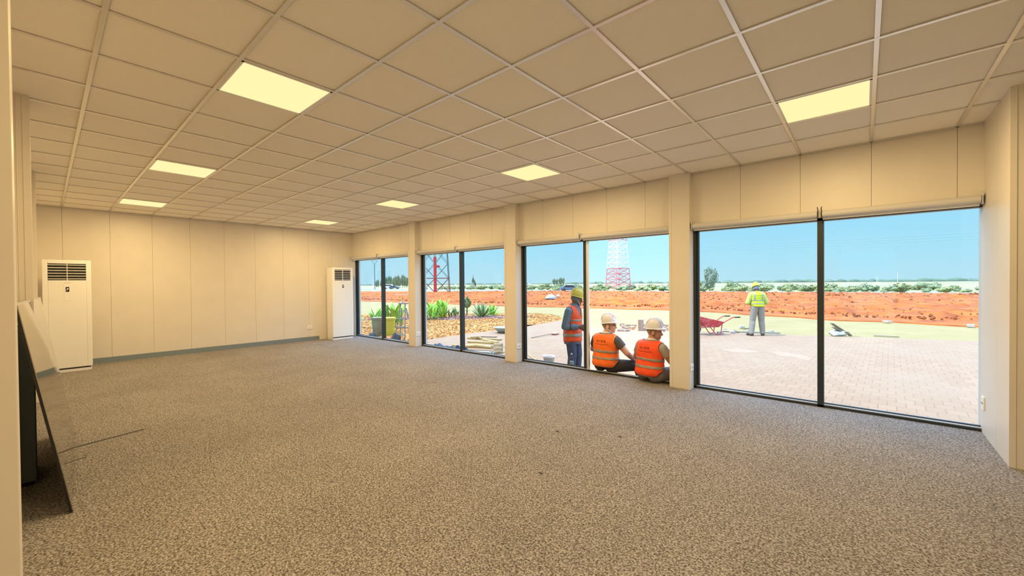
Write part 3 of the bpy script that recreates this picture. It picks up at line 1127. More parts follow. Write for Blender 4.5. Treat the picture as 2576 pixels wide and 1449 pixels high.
M_bag = mat('black bag', (0.008, 0.008, 0.012), 0.8, bump=(25, 0.6))
M_navy = mat('navy cloth', (0.018, 0.026, 0.07), 0.85, bump=(30, 0.6))
M_bluegrey = mat('blue grey cloth', (0.06, 0.09, 0.12), 0.85, bump=(30, 0.6))
M_tarp = mat('grey white tarp', (0.36, 0.39, 0.41), 0.5, bump=(6, 0.8))
p = G(996, 864); blob('black_bag', p, .16, .16, .22, M_bag, 'black bag on the ground between the yellow bin and the stepladder', 'bag', 1)
p = G(936, 856); blob('black_bag', p, .14, .14, .16, M_bag, 'small black bag low beside the olive bin', 'bag', 2)
p = G(1020, 871); blob('black_bag', p, .10, .10, .10, M_bag, 'small dark bundle at the foot of the stepladder', 'bag', 3)
p = G(1150, 893); blob('navy_bag', p, .12, .09, .15, M_navy, 'navy cloth bag low left of the third window mullion', 'bag', 4)
p = G(1170, 896); blob('navy_bag', p, .10, .09, .16, M_navy, 'navy cloth bag low right of the third window mullion', 'bag', 5)
for i, (u, v, s) in enumerate(((1097, 881, .10), (1107, 883, .11), (1120, 883, .10), (1131, 886, .09))):
    p = G(u, v)
    blob('cloth_rag', p, s * 1.5, s, (.10, .13, .09, .12)[i], M_bluegrey, '%s blue-grey rag from the left along the bottom of the third window' % ('first', 'second', 'third', 'fourth')[i], 'rag', 10 + i, 'blue-grey rags', amp=.32)

# ------------------------------------------------------------------ stepladder
p = G(1014, 861)
root = thing('stepladder', (p.x, p.y, ZG), 'grey metal stepladder standing beside the farthest column outside', 'ladder')
ex = Vector((RX.x, RX.y, 0)).normalized(); ey = Vector((FX.x, FX.y, 0)).normalized()


def L3(c, a, b_, z):
    return Vector((c.x, c.y, ZG)) + ex * a + ey * b_ + Vector((0, 0, z))


for a0, a1, b0, b1 in ((-.24, -.06, -.15, 0.0), (.10, .08, -.15, 0.0), (-.20, -.04, .35, .02), (.30, .10, .35, .02)):
    mb = MB(); mb.tube(L3(p, a0, b0, 0), L3(p, a1, b1, 1.22 if b0 < 0 else 1.08), 0.018, n=8)
    mb.build('leg', M_gwood if a0 == -.24 else M_galv, root)
for z in (0.25, 0.50, 0.75, 1.0):
    f = z / 1.22
    mb = MB()
    c = (L3(p, -.24 + .18 * f, -.15 + .15 * f, z) + L3(p, .10 - .02 * f, -.15 + .15 * f, z)) / 2
    mb.obox(c, ex * (0.17 - .05 * f), ey * 0.035, Vector((0, 0, .012)))
    mb.build('step', M_galv, root)
mb = MB(); mb.tube(L3(p, -.20 + .05, .24, 0.45), L3(p, .25, .24, 0.45), 0.012, n=8); mb.build('rear_brace', M_galv, root)
mb = MB(); mb.obox(L3(p, 0.05, 0.0, 1.23), ex * 0.16, ey * 0.09, Vector((0, 0, .018))); mb.build('top_tray', M_galv, root)
mb = MB(); mb.path([L3(p, -.02, 0, 1.23), L3(p, 0.0, 0, 1.42)], 0.012, 8); mb.build('handle_post', M_galv, root)
mb = MB(); mb.path([L3(p, .02, -.05, .95), L3(p, .12, -.1, .98), L3(p, .17, -.05, .8), L3(p, .10, -.05, .7), L3(p, .03, -.05, .78)], 0.012, 8); mb.build('hanging_hose', M_galv, root)

# ------------------------------------------------------------------ timber heap, cement bag and hose
TL = ['yellow plank at the back of the timber heap', 'yellow plank in the middle of the timber heap', 'thick orange-brown log at the front of the timber heap',
      'short yellow plank on top of the timber heap', 'white board lying under the timber heap', 'yellow plank at the right end of the timber heap',
      'pale plank leaning at the top right of the timber heap', 'short stub of timber at the left end of the heap']
TP = [((1178, 861), (1262, 866), .05, .03, .22, M_wood), ((1178, 866), (1250, 870), .05, .03, .16, M_wood), ((1172, 872), (1236, 875), .05, .05, .10, M_wood),
      ((1184, 864), (1206, 863), .05, .03, .27, M_wood), ((1142, 876), (1232, 880), .06, .015, .02, M_kerb), ((1216, 864), (1252, 872), .05, .03, .2, M_wood),
      ((1210, 861), (1250, 862), .04, .02, .26, M_brick), ((1140, 870), (1152, 871), .05, .05, .08, M_wood)]
for lab, ((u0, v0), (u1, v1), w, h, z, m_) in zip(TL, TP):
    a, b_ = G(u0, v0 + 8), G(u1, v1 + 8)
    a.z = b_.z = ZG + z
    d = (b_ - a); L = d.length; d.normalize()
    s = Vector((-d.y, d.x, 0))
    mb = MB()
    if 'log' in lab:
        mb.path([a, a * .6 + b_ * .4 + Vector((0, 0, .03)), b_], [.05, .06, .045], 10)
    else:
        mb.obox((a + b_) / 2, d * L / 2, s * w, Vector((0, 0, h)))
    tag(mb.build('timber_plank', m_, bevel=0.004), lab, 'timber', 'timber heap')
M_paper = mat('cement bag paper', (0.24, 0.17, 0.09), 0.85, bump=(12, 0.6))
def pillow(name, c, a, b_, th, m_, label, cat, seed):
    """a stuffed sack: centre c, half-axes a and b_, thickness th, creased along the edges"""
    r = random.Random(seed)
    nn = a.cross(b_).normalized()
    mb = MB()
    N_ = 13
    for sg in (1, -1):
        vs, fs = [], []
        for i in range(N_):
            for j in range(N_):
                p_, q_ = -1 + 2 * i / (N_ - 1), -1 + 2 * j / (N_ - 1)
                w = max(0, 1 - abs(p_) ** 3) * max(0, 1 - abs(q_) ** 4)
                k_ = 1 - .10 * (1 - abs(q_)) * abs(p_)
                vs.append(c + a * p_ * k_ + b_ * q_ + nn * sg * th * (w ** .6) * (1 + .25 * math.sin(5 * p_ + 3 * q_ + seed)) + nn * .012 * math.sin(9 * q_ + seed))
        for i in range(N_ - 1):
            for j in range(N_ - 1):
                fs.append((i * N_ + j, (i + 1) * N_ + j, (i + 1) * N_ + j + 1, i * N_ + j + 1))
        mb.add(vs, fs)
    return tag(mb.build(name, m_, smooth=True), label, cat)


p = G(1253, 888)
pillow('cement_bag', p + Vector((0, 0, .12)), (ex * .8 + ey * .2) * .17, (ey * .75 + Vector((0, 0, .75))) * .17, .05, M_paper, 'pale paper cement bag at the right end of the timber heap', 'bag', 3)
a = [G(1228, 895), G(1236, 889), G(1247, 884), G(1252, 880)]
mb = MB(); mb.path([q + Vector((0, 0, 0.03)) for q in a], 0.02, 8)
tag(mb.build('grey_hose', M_galv), 'short grey hose lying before the cement bag', 'hose')
a = [G(1234, 897), G(1241, 891), G(1250, 886)]
mb = MB(); mb.path([q + Vector((0, 0, 0.03)) for q in a], 0.018, 8)
tag(mb.build('grey_hose', M_galv), 'second grey hose lying nearest the cement bag', 'hose')
p = G(1268, 837)
root = thing('grey_basin', (p.x, p.y, ZG), 'grey-green shallow basin tipped beside the planting bed', 'basin')
mb = MB(); mb.lathe((p.x, p.y, ZG), [(.12, .02), (.18, .03), (.36, .20), (.38, .20), (.38, .19), (.20, .0), (.1, .0)], 24)
mb.build('bowl', mat('grey green plastic', (0.26, 0.32, 0.27), 0.5), root, smooth=True)
mb = MB(); mb.lathe((p.x, p.y, ZG), [(.36, .195), (.395, .195), (.395, .21), (.36, .21)], 24); mb.build('rim', M_galv, root)

# ------------------------------------------------------------------ broom, hose, bucket, bottle by the second window
a, b_ = G(1336, 851), G(1391, 843)
root = thing('push_broom', (b_.x, b_.y, ZG), 'broom with a pinkish head lying on the paving', 'broom')
mb = MB(); mb.tube(a + Vector((0, 0, .02)), b_ + Vector((0, 0, .05)), 0.013, n=8); mb.build('handle', M_gwood, root)
d = (G(1409, 839) - b_).normalized(); s = Vector((-d.y, d.x, 0))
mb = MB(); mb.obox(b_ + d * 0.14 + Vector((0, 0, .055)), d * .15, s * .10, Vector((0, 0, .02))); mb.build('head', mat('pink plastic', (0.72, 0.30, 0.22), 0.5), root, bevel=.008)
mb = MB()
for q in range(40):
    c = b_ + d * (0.02 + 0.26 * (q % 10) / 10) + s * (-.08 + .05 * (q // 10)) + Vector((0, 0, .035))
    mb.tube(c, c - Vector((0, 0, .035)) + d * .01, 0.006, .004, 5)
mb.build('bristles', M_wood, root)
a = [G(1329, 891), G(1333, 897), G(1340, 902), G(1352, 909), G(1358, 914)]
mb = MB(); mb.path([q + Vector((0, 0, .015)) for q in a], 0.013, 8)
tag(mb.build('yellow_hose', mat('tan hose', (0.42, 0.32, 0.10), 0.5)), 'thin tan hose curving on the paving low in the second window', 'hose')
p = G(1381, 925)
root = thing('bucket', (p.x, p.y, ZG), 'white bucket of dark mortar low in the second window', 'bucket')
mb = MB(); mb.lathe(p, [(.095, 0), (.125, .26), (.135, .26), (.135, .245), (.115, .22), (.085, .02)], 24); mb.build('pail', M_white, root, smooth=True)
mb = MB(); mb.lathe(p, [(.05, .235), (.118, .235), (.118, .242), (.05, .242)], 20); mb.build('mortar', mat('mortar', (.16, .13, .10), .9), root)
mb = MB()
mb.path([p + Vector((.13 * math.cos(k), .13 * math.sin(k) * .3, .245 - .1 * math.sin(k))) for k in np.linspace(0, math.pi, 9)], .004, 6); mb.build('handle', M_galv, root)
p = Vector((-3.70, 5.775, -0.004))
root = thing('water_bottle', tuple(p), 'clear plastic water bottle on the outer ledge beside the standing man', 'bottle')
M_bot = glass_mat('clear bottle plastic', (0.93, 0.94, 0.94))
mb = MB(); mb.lathe(p, [(.028, 0), (.033, .01), (.033, .15), (.030, .16), (.012, .205), (.012, .22)], 18); mb.build('body', M_bot, root, smooth=True)
mb = MB(); mb.lathe(p, [(.014, .212), (.014, .232)], 14); mb.build('cap', M_white, root)
mb = MB(); mb.lathe(p, [(.0335, .05), (.0335, .10)], 18); mb.build('paper_label', mat('bottle label', (.35, .40, .38), .5), root)

# ------------------------------------------------------------------ bundle on the dirt
p = G(1386, 757); p.z = ZG + 0.1
blob('tarp_bundle', p, .60, .40, .36, M_tarp, 'grey-white tarp bundle heaped on the orange dirt', 'bundle', 41, amp=0.14)
blob('dark_underside', p + RX * -.12, .58, .42, .14, M_bag, 'dark underside of the tarp bundle on the orange dirt', 'sheet', 44, amp=0.1)  # black blob that makes the underside of the bundle dark
p = G(1404, 756); p.z = ZG + 0.1
root = thing('paint_pail', tuple(p), 'white pail beside the tarp bundle on the dirt', 'bucket')
mb = MB(); mb.lathe(p, [(.16, 0), (.20, .4), (.21, .4), (.21, .37), (.15, .3)], 20); mb.build('pail', M_white, root, smooth=True)
mb = MB(); mb.ellipsoid(p + Vector((0, 0, .42)), Vector((.2, 0, 0)), Vector((0, .18, 0)), Vector((0, 0, .12)), 12, 8); mb.build('contents', M_tarp, root, smooth=True)

# ------------------------------------------------------------------ scattered bricks and the little brick stack
r = random.Random(77)
proto = None


def brick(x, y, z, a, label, group, tilt=0.0):
    global proto
    if proto is None:
        mb = MB(); mb.box(-.10, .10, -.05, .05, 0, .07)
        proto = mb.build('paving_brick', M_brick, bevel=0.004)
        o = proto
    else:
        o = proto.copy(); col.objects.link(o)
    o.location = (x, y, z)
    o.rotation_euler = (tilt, 0, a)
    tag(o, label, 'brick', group)
    return o


for q in range(34):
    u, v = r.uniform(1556, 1688), r.uniform(819, 834)
    p = G(u, v)
    if 1600 < u < 1622 and v > 822:
        continue
    a = r.uniform(0, 3.1)
    if r.random() < .4:
        o = brick(p.x, p.y, ZG + 0.05, a, 'loose pale paving brick lying in the scatter behind the seated men', 'loose paving bricks', math.pi / 2)
    else:
        o = brick(p.x, p.y, ZG + 0.002, a, 'loose pale paving brick lying in the scatter behind the seated men', 'loose paving bricks')
p0 = G(1612, 832)
ang = math.atan2(RX.y, RX.x)
for q in range(6):
    brick(p0.x, p0.y, ZG + 0.001 + q * .0705, ang + 0.05 * (-1) ** q, 'pale brick in the small upright stack between the seated men', 'stacked paving bricks')
for (u, v, lab) in ((1686, 832, 'orange-brown brick standing by the right-hand column edge'), (1591, 829, 'tan brick at the front of the scatter behind the seated men')):
    p = G(u, v)
    mb = MB(); mb.obox(p + Vector((0, 0, .10)), ex * .055, ey * .05, Vector((0, 0, .10 if u > 1600 else .05)))
    o = mb.build('paving_brick', mat('orange brick', (.55, .26, .12), .85), bevel=.004)
    o.location.z = ZG + 0.001
    tag(o, lab, 'brick')

# ------------------------------------------------------------------ wheelbarrow
p = G(1787, 841)
root = thing('wheelbarrow', (p.x, p.y, ZG), 'red metal wheelbarrow standing at the edge of the paving', 'wheelbarrow', rz=math.atan2(RX.y, RX.x) + 0.12)
M_redl = mat('worn red tray', (0.52, 0.035, 0.06), 0.5, noise=(7, (0.55, 0.18, 0.17), 0.45, 0.7))
mb = MB()


def tray(top, bot, th):
    o_ = [Vector(v) for v in bot + top]
    mb.add(o_, [(3, 2, 1, 0), (0, 1, 5, 4), (1, 2, 6, 5), (2, 3, 7, 6), (3, 0, 4, 7)])
    c = sum(o_, Vector()) / 8
    i_ = [c + (v - c) * (1 - th) + Vector((0, 0, 0.012)) for v in o_]
    mb.add(i_, [(0, 1, 2, 3), (4, 5, 1, 0), (5, 6, 2, 1), (6, 7, 3, 2), (7, 4, 0, 3)])
    k = len(mb.v) - 16
    mb.f += [tuple(k + j for j in q) for q in ((4, 5, 13, 12), (5, 6, 14, 13), (6, 7, 15, 14), (7, 4, 12, 15))]
    mb.mi += [0] * 4


tray([(-.62, -.30, .66), (.36, -.27, .44), (.36, .27, .44), (-.62, .30, .66)], [(-.30, -.17, .30), (.20, -.19, .27), (.20, .19, .27), (-.30, .17, .30)], 0.03)
mb.build('tray', M_redl, root, fix=False)
for s in (-1, 1):
    mb = MB(); mb.path([(-.55, s * .05, .22), (-.25, s * .14, .27), (.15, s * .20, .28), (.40, s * .24, .46), (.66, s * .27, .60), (.78, s * .27, .60)], .016, 8)
    mb.build('shaft', M_red, root)
    mb = MB(); mb.path([(.72, s * .27, .60), (.92, s * .27, .60)], .021, 10); mb.build('grip', M_rubber, root)
    mb = MB(); mb.path([(-.12, s * .16, .28), (.06, s * .19, .05), (.12, s * .20, .012), (.22, s * .20, .012), (.26, s * .20, .06), (.30, s * .21, .38)], .014, 8)
    mb.build('leg', M_red, root)
mb = MB(); mb.tube((.15, -.2, .28), (.15, .2, .28), .012); mb.build('cross_bar', M_red, root)
mb = MB()
pts = [(-.55 + .16 * math.cos(k), 0, .20 + .16 * math.sin(k)) for k in np.linspace(0, 2 * math.pi, 25)]
mb.path(pts, .04, 10); wh = mb.build('wheel', M_rubber, root)
mb = MB(); mb.tube((-.55, -.03, .20), (-.55, .03, .20), .11, n=20); mb.tube((-.55, -.08, .20), (-.55, .08, .20), .012); mb.build('hub', M_galv, wh)

# ------------------------------------------------------------------ bits around the man in the yellow vest
def slab(u0, v0, u1, v1, w, h, m_, label, cat, name, z=0.0):
    a, b_ = G(u0, v0), G(u1, v1)
    d = b_ - a; L = d.length; d.normalize(); s = Vector((-d.y, d.x, 0))
    mb = MB(); mb.obox((a + b_) / 2 + Vector((0, 0, h + z + 0.001)), d * L / 2, s * w, Vector((0, 0, h)))
    return tag(mb.build(name, m_, bevel=.003), label, cat)


slab(1852, 836, 1962, 839, .03, .02, M_galv, 'long straight grey screed bar on the ground at the standing worker\'s feet', 'bar', 'screed_bar')
slab(1848, 832, 1856, 838, .03, .03, M_gwood, 'short timber offcut at the left end of the screed bar', 'timber', 'timber_offcut')
slab(1818, 832, 1850, 834, .12, .012, M_kerb, 'pale flat slab left of the worker in yellow', 'slab', 'flat_slab')
slab(1868, 828, 1888, 827, .03, .02, M_gwood, 'dark timber offcut just left of the worker\'s feet', 'timber', 'timber_offcut')
slab(1936, 836, 1944, 837, .06, .04, M_kerb, 'pale block at the right end of the screed bar', 'block', 'concrete_block')
for (u, v, w, lab) in ((1822, 831, .07, 'grey block nearest the wheelbarrow handles'), (1866, 826, .09, 'pale block behind the timber offcut'), (1842, 839, .08, 'pale block on the paving right of the wheelbarrow'),
                       (1812, 841, .09, 'grey block in the shade of the wheelbarrow'), (1884, 834, .06, 'small pale block beside the worker\'s left boot')):
    p = G(u, v)
    mb = MB(); mb.obox(p + Vector((0, 0, w * .5 + .001)), ex * w, ey * w * .7, Vector((0, 0, w * .5)))
    tag(mb.build('concrete_block', M_kerb, bevel=.006), lab, 'block')
# heap of boards, sack and straw
p = G(2117, 845)
for i, (a0, z0, a1, z1, b_, lab) in enumerate(((-.30, .42, .10, .16, .05, 'upper grey board tilting over the rubbish heap'), (-.28, .30, .06, .10, 0, 'lower grey board tilting over the rubbish heap'),
                                               (.05, .16, .20, .02, -.12, 'short grey board at the foot of the rubbish heap'))):
    q0, q1 = L3(p, a0, b_, z0), L3(p, a1, b_, z1)
    d = (q1 - q0); L = d.length; d.normalize()
    mb = MB(); mb.obox((q0 + q1) / 2, d * L / 2, ey * .06, d.cross(ey) * .018)
    tag(mb.build('grey_board', M_gwood, bevel=.003), lab, 'board')
q = L3(p, -.12, .02, 0)
pillow('white_sack', q + Vector((0, 0, .09)), ex * .24 + Vector((0, 0, .02)), ey * .14 + Vector((0, 0, .05)), .08, mat('pale sack', (.34, .33, .30), .85, bump=(12, .7)), 'crumpled pale sack under the tilted grey boards', 'sack', 5)
M_straw = mat('straw', (.62, .56, .30), .9)
mb = MB(); r = random.Random(8)
for k in range(160):
    a = r.uniform(0, 6.28); c = L3(p, .25 + r.gauss(0, .13), r.gauss(0, .12), r.uniform(0, .18))
    d = Vector((math.cos(a), math.sin(a), r.uniform(-.1, .6))) * r.uniform(.05, .14)
    mb.tube(c, c + d, .004, .002, 4)
tag(mb.build('straw_heap', M_straw), 'yellow straw heap beside the pale sack', 'straw', kind='stuff')
slab(2198, 845, 2262, 848, .04, .012, M_gwood, 'thin brown stick on the turf in the nearest window', 'stick', 'wood_stick')

# white cement dust streaks on the paving
M_dust = mat('white cement dust', (.29, .20, .137), .95, noise=(3, (.272, .18, .114), .40, .62))
for lab, pts in (('left white cement streak on the brick paving', [(1815, 880), (1850, 876), (1885, 881), (1918, 886), (1880, 889), (1840, 886)]),
                 ('right white cement streak on the brick paving', [(1935, 884), (1975, 886), (2020, 893), (2046, 902), (2035, 908), (1998, 900), (1960, 896)])):
    mb = MB(); mb.ngon_prism([G(u, v) for u, v in pts], (0, 0, .003))
    tag(mb.build('cement_streak', M_dust), lab, 'cement dust')
slab(2226, 812, 2238, 812, .15, .03, M_kerb, 'flat pale stone at the edge of the dirt in the nearest window', 'stone', 'pale_stone', .03)
slab(2432, 822, 2452, 823, .10, .05, M_kerb, 'pale stone at the dirt edge near the right return wall', 'stone', 'pale_stone', .0)
slab(995, 745, 1030, 745, .3, .06, M_kerb, 'long pale slab lying on the dirt in the farthest window', 'slab', 'flat_slab', .15)

# ================================================================== FAR BACKGROUND
def foliage_mesh(seed, n, leaf, lumps, shape=(1, 1, 1)):
    """leafy crown of unit size: leaf cards scattered on several lumps"""
    r = random.Random(seed)
    mb = MB()
    cs = []
    for i in range(lumps):
        a = r.uniform(0, 6.28); q = r.uniform(0, .55)
        cs.append((Vector((math.cos(a) * q * shape[0], math.sin(a) * q * shape[1], r.uniform(.25, .75) * shape[2])), r.uniform(.28, .45)))
    for c, rad in cs:
        mb.ellipsoid(c, Vector((rad * .8 * shape[0], 0, 0)), Vector((0, rad * .8 * shape[1], 0)), Vector((0, 0, rad * .75 * shape[2])), 8, 6)
    for k in range(n):
        c, rad = cs[r.randrange(lumps)]
        d = Vector((r.gauss(0, 1), r.gauss(0, 1), r.gauss(0, 1))).normalized()
        p = c + Vector((d.x * shape[0], d.y * shape[1], d.z * shape[2])) * rad * r.uniform(.75, 1.15)
        if p.z < 0:
            p.z = abs(p.z) * .3
        e1 = Vector((r.gauss(0, 1), r.gauss(0, 1), r.gauss(0, 1))).normalized() * leaf
        e2 = e1.orthogonal().normalized() * leaf * .6
        mb.add([p - e1, p + e2, p + e1, p - e2], [(0, 1, 2, 3)])
    return mb


bush_protos = []
for s in range(4):
    o = foliage_mesh(60 + s, 260, 0.09, 6, (1, 1, .9)).build('roadside_bush', M_bush if s % 2 else mat('sage bush green', (.14, .19, .09), .8, noise=(.8, (.24, .27, .14), .35, .65)), fix=False)
    bush_protos.append(o)
r = random.Random(21)
spots = []
for k in range(230):
    x = -120 + 160 * (k + r.uniform(-.45, .45)) / 230
    y = (80.5 if x > -58 else 93) + 30 * r.random() ** 1.7
    spots.append((x, y))
used = set()
for i, (x, y) in enumerate(spots):
    s = r.uniform(.6, 1.5) * (1.2 if y > 95 else 1)
    ip = i % 4
    if ip in used:
        o = bush_protos[ip].copy(); col.objects.link(o)
    else:
        o = bush_protos[ip]; used.add(ip)
    o.location = (x, y, ZG - 0.1)
    o.scale = (s * 1.3, s * 1.3, s * r.uniform(.75, 1.1))
    o.rotation_euler.z = r.uniform(0, 6.28)
    tag(o, 'low green bush in the scrub beyond the orange dirt', 'bush', 'scrub bushes beyond the dirt')

# trees
def far_tree(x, y, h, w, seed, label, group=None, m_=None, proto=[None]):
    root = thing('far_tree', (x, y, ZG), label, 'tree', group, rz=0.0)
    mb = foliage_mesh(seed, 420, 0.07, 9, (1, 1, 1.0))
    mb.v = [(v[0] * w, v[1] * w, h * (.16 + .84 * v[2])) for v in mb.v]
    mb.build('crown', m_ or M_tree, root, fix=False)
    mb = MB(); mb.path([(0, 0, -.2), (0, 0, h * .35), (.02 * h, 0, h * .6)], [h * .03, h * .02, h * .01], 7)
    mb.build('trunk', M_bark, root)
    return root


p = G(1761, 734); far_tree(p.x, p.y + 6, 4.7, 2.0, 71, 'grey-green tree just right of the near column, beyond the dirt', m_=mat('grey green leaves', (.11, .165, .12), .8, noise=(1, (.17, .23, .17), .4, .6)))
base = far_tree(-215, 135, 12, 3.2, 72, 'tree in the hazy grove behind the farthest window', 'hazy grove trees')
r = random.Random(4)
for k in range(20):
    u = 948 + 5.0 * k + r.uniform(-2, 2)
    if 1035 < u:
        u += 10
    d = ray(u, 716)
    y = 140 + r.uniform(-15, 15)
    tt = y / d.y
    c = copy_tree(base)
    c.location = (d.x * tt, y, ZG)
    s = (r.uniform(.30, .42) if u < 970 else r.uniform(.42, .60)) * (1.0 if u < 1040 else .62)
    c.scale = (s * .8, s * .8, s); c.rotation_euler.z = r.uniform(0, 6)
    tag(c, 'tree in the hazy grove behind the farthest window' if u < 1040 else 'hazy tree on the skyline of the third window', 'tree', 'hazy grove trees' if u < 1040 else 'skyline trees of the third window')
d = ray(1024, 716); tt = 150 / d.y; base.location = (d.x * tt, 150, ZG); base.scale = (.45, .45, .5)
# tall conifer in the third window
d = ray(1190.5, 713); y = 190; tt = y / d.y
root = thing('conifer', (d.x * tt, y, ZG), 'dark pointed conifer on the skyline of the third window', 'tree', rz=0)
mb = foliage_mesh(88, 300, .10, 3, (1, 1, 1))
mb.v = [(v[0] * 2.6 * max(.1, 1.05 - v[2]), v[1] * 2.6 * max(.1, 1.05 - v[2]), .6 + 6.6 * v[2]) for v in mb.v]
mb.build('crown', M_tree, root, fix=False)
mb = MB(); mb.tube((0, 0, -.2), (0, 0, 2), .2); mb.build('trunk', M_bark, root)
for k, (u, s) in enumerate(((1394, .52), (1401, .48), (1410, .60), (1417, .56))):
    d = ray(u, 712); y = 260; tt = y / d.y
    c = copy_tree(base); c.location = (d.x * tt, y, ZG); c.scale = (s, s, s * .8)
    tag(c, 'dark bushy tree in the clump on the skyline left of the standing man', 'tree', 'skyline clump left of the standing man')

# distant tree line on the horizon: nobody could count it
M_haze = mat('hazy distant green', (.075, .125, .085), .9, noise=(.02, (.11, .16, .11), .4, .6))
mb = MB()
r = random.Random(9)
for k in range(420):
    x = -1700 + 2300 * k / 420 + r.uniform(-4, 4)
    y = r.uniform(620, 760)
    w = r.uniform(5, 11); h = r.uniform(2.6, 4.8)
    mb.ellipsoid((x, y, ZG), Vector((w, 0, 0)), Vector((0, w * .6, 0)), Vector((0, 0, h)), 7, 6)
tag(mb.build('distant_treeline', M_haze, smooth=True), 'hazy blue-green tree line along the horizon', 'tree line', kind='stuff')

# ------------------------------------------------------------------ lattice towers
def lattice(root, c, w0, w1, h, levels, mats, rot, r_leg=.09, r_br=.045, double=False):
    cs, sn = math.cos(rot), math.sin(rot)

    def cp(k, z):
        w = (w0 + (w1 - w0) * z / h) / 2
        x, y = ((-w, -w), (w, -w), (w, w), (-w, w))[k]
        return Vector((c.x + x * cs - y * sn, c.y + x * sn + y * cs, ZG + z))
    for k in range(4):
        mb = MB()
        for a, b_, m_i in levels:
            mb.cur = m_i
            mb.tube(cp(k, a), cp(k, b_), r_leg, n=6)
        mb.build('leg', mats, root)
    for k in range(4):
        mb = MB()
        k2 = (k + 1) % 4
        for a, b_, m_i in levels:
            mb.cur = m_i
            if double:
                if k in (1, 3):
                    continue
                ma, mb_ = (cp(k, a) + cp(k2, a)) / 2, (cp(k, b_) + cp(k2, b_)) / 2
                for q in (k, k2):
                    mb.tube(cp(q, a), mb_, r_br, n=5); mb.tube(ma, cp(q, b_), r_br, n=5)
                if round(a / (b_ - a)) % 2 == 0:
                    mb.tube(cp(k, b_), cp(k2, b_), r_br * 1.3, n=5)
                continue
            mb.tube(cp(k, a), cp(k2, b_), r_br, n=5); mb.tube(cp(k2, a), cp(k, b_), r_br, n=5)
            mb.tube(cp(k, b_), cp(k2, b_), r_br * 1.3, n=5)
        if double and k in (1, 3):
            for a, b_, m_i in levels[::2]:
                mb.cur = m_i
                mb.tube(cp(k, b_), cp(k2, b_), r_br, n=5)
        mb.build('side_bracing', mats, root)


M_tw = mat('white tower paint', (.60, .60, .60), .5)
M_tr = mat('faded red tower paint', (.50, .13, .14), .5)
c = (G(1063, 738) + G(1131, 738)) / 2 * 1.0
c = G(1095, 737)
rot = math.atan2(c.y, c.x) - math.pi / 2
dist = (Vector((c.x, c.y, 0))).dot(Vector((FX.x, FX.y, 0)))
w = 72 / FPX * dist
root = thing('lattice_tower', (c.x, c.y, ZG), 'steel lattice tower with a bright red central shaft in the third window', 'tower')
hb = 37 / FPX * dist
lattice(root, c, w, w * .45, hb * 10, [(hb * i, hb * (i + 1), 0 if i != 0 else 1) for i in range(10)], [M_dsteel, mat('dark red steel', (.13, .03, .035), .5)], rot, .075, .045, True)
mb = MB(); mb.tube((c.x, c.y, ZG), (c.x, c.y, ZG + hb * 2.45), w * .055, n=10); mb.build('red_shaft', M_red, root)
mb = MB(); mb.tube((c.x, c.y, ZG + hb * 2.45), (c.x, c.y, ZG + hb * 9.5), w * .03, n=8); mb.build('upper_shaft', M_galv, root)
ctr = Vector((c.x, c.y, ZG))
mb = MB(); mb.ellipsoid(ctr + ex * w * .12 + Vector((0, 0, hb * 1.82)), ex * w * .06, ey * w * .06, Vector((0, 0, w * .045)), 12, 8); mb.tube(ctr + Vector((0, 0, hb * 1.6)), ctr + ex * w * .1 + Vector((0, 0, hb * 1.82)), .08)
mb.build('dish', M_red, root)

c = (G(1531, 733) + G(1578, 732)) / 2
dist = (Vector((c.x, c.y, 0))).dot(Vector((FX.x, FX.y, 0)))
dist2 = dist * 1.18
c = Vector((c.x * 1.18, c.y * 1.18, ZG))
w = 44 / FPX * dist2
root = thing('lattice_tower', (c.x, c.y, ZG), 'white lattice tower with red bands seen through the open window pane', 'tower')
hb = 13.5 / FPX * dist2
lattice(root, c, w, w * .40, hb * 17, [(hb * i, hb * (i + 1), 1 if i < 4 or 9 <= i < 12 else 0) for i in range(16)], [M_tw, M_tr], rot + .25, .10, .06)
mb = MB(); mb.tube((c.x, c.y, ZG), (c.x, c.y, ZG + hb * 16), w * .06, n=8); mb.build('core_mast', M_tw, root)

# ------------------------------------------------------------------ street lamp, pylons, wires
p = G(943, 728)
dist = Vector((p.x, p.y, 0)).dot(Vector((FX.x, FX.y, 0)))
u_ = dist / FPX
root = thing('power_pole', (p.x, p.y, ZG), 'tall steel pole with a forked top in the farthest window', 'pole')
mb = MB(); mb.tube(p, p + Vector((0, 0, 63 * u_)), 1.0 * u_, .8 * u_, n=8); mb.build('pole', M_dsteel, root)
tp = p + Vector((0, 0, 63 * u_))
for s in (-1, 1):
    mb = MB(); mb.tube(tp, tp + ex * s * 7 * u_ + Vector((0, 0, 9 * u_)), .45 * u_, n=6); mb.build('fork_arm', M_dsteel, root)
mb = MB(); mb.tube(tp + ex * -11 * u_ + Vector((0, 0, 8.5 * u_)), tp + ex * 8 * u_ + Vector((0, 0, 9.5 * u_)), .35 * u_, n=6); mb.build('cross_bar', M_dsteel, root)

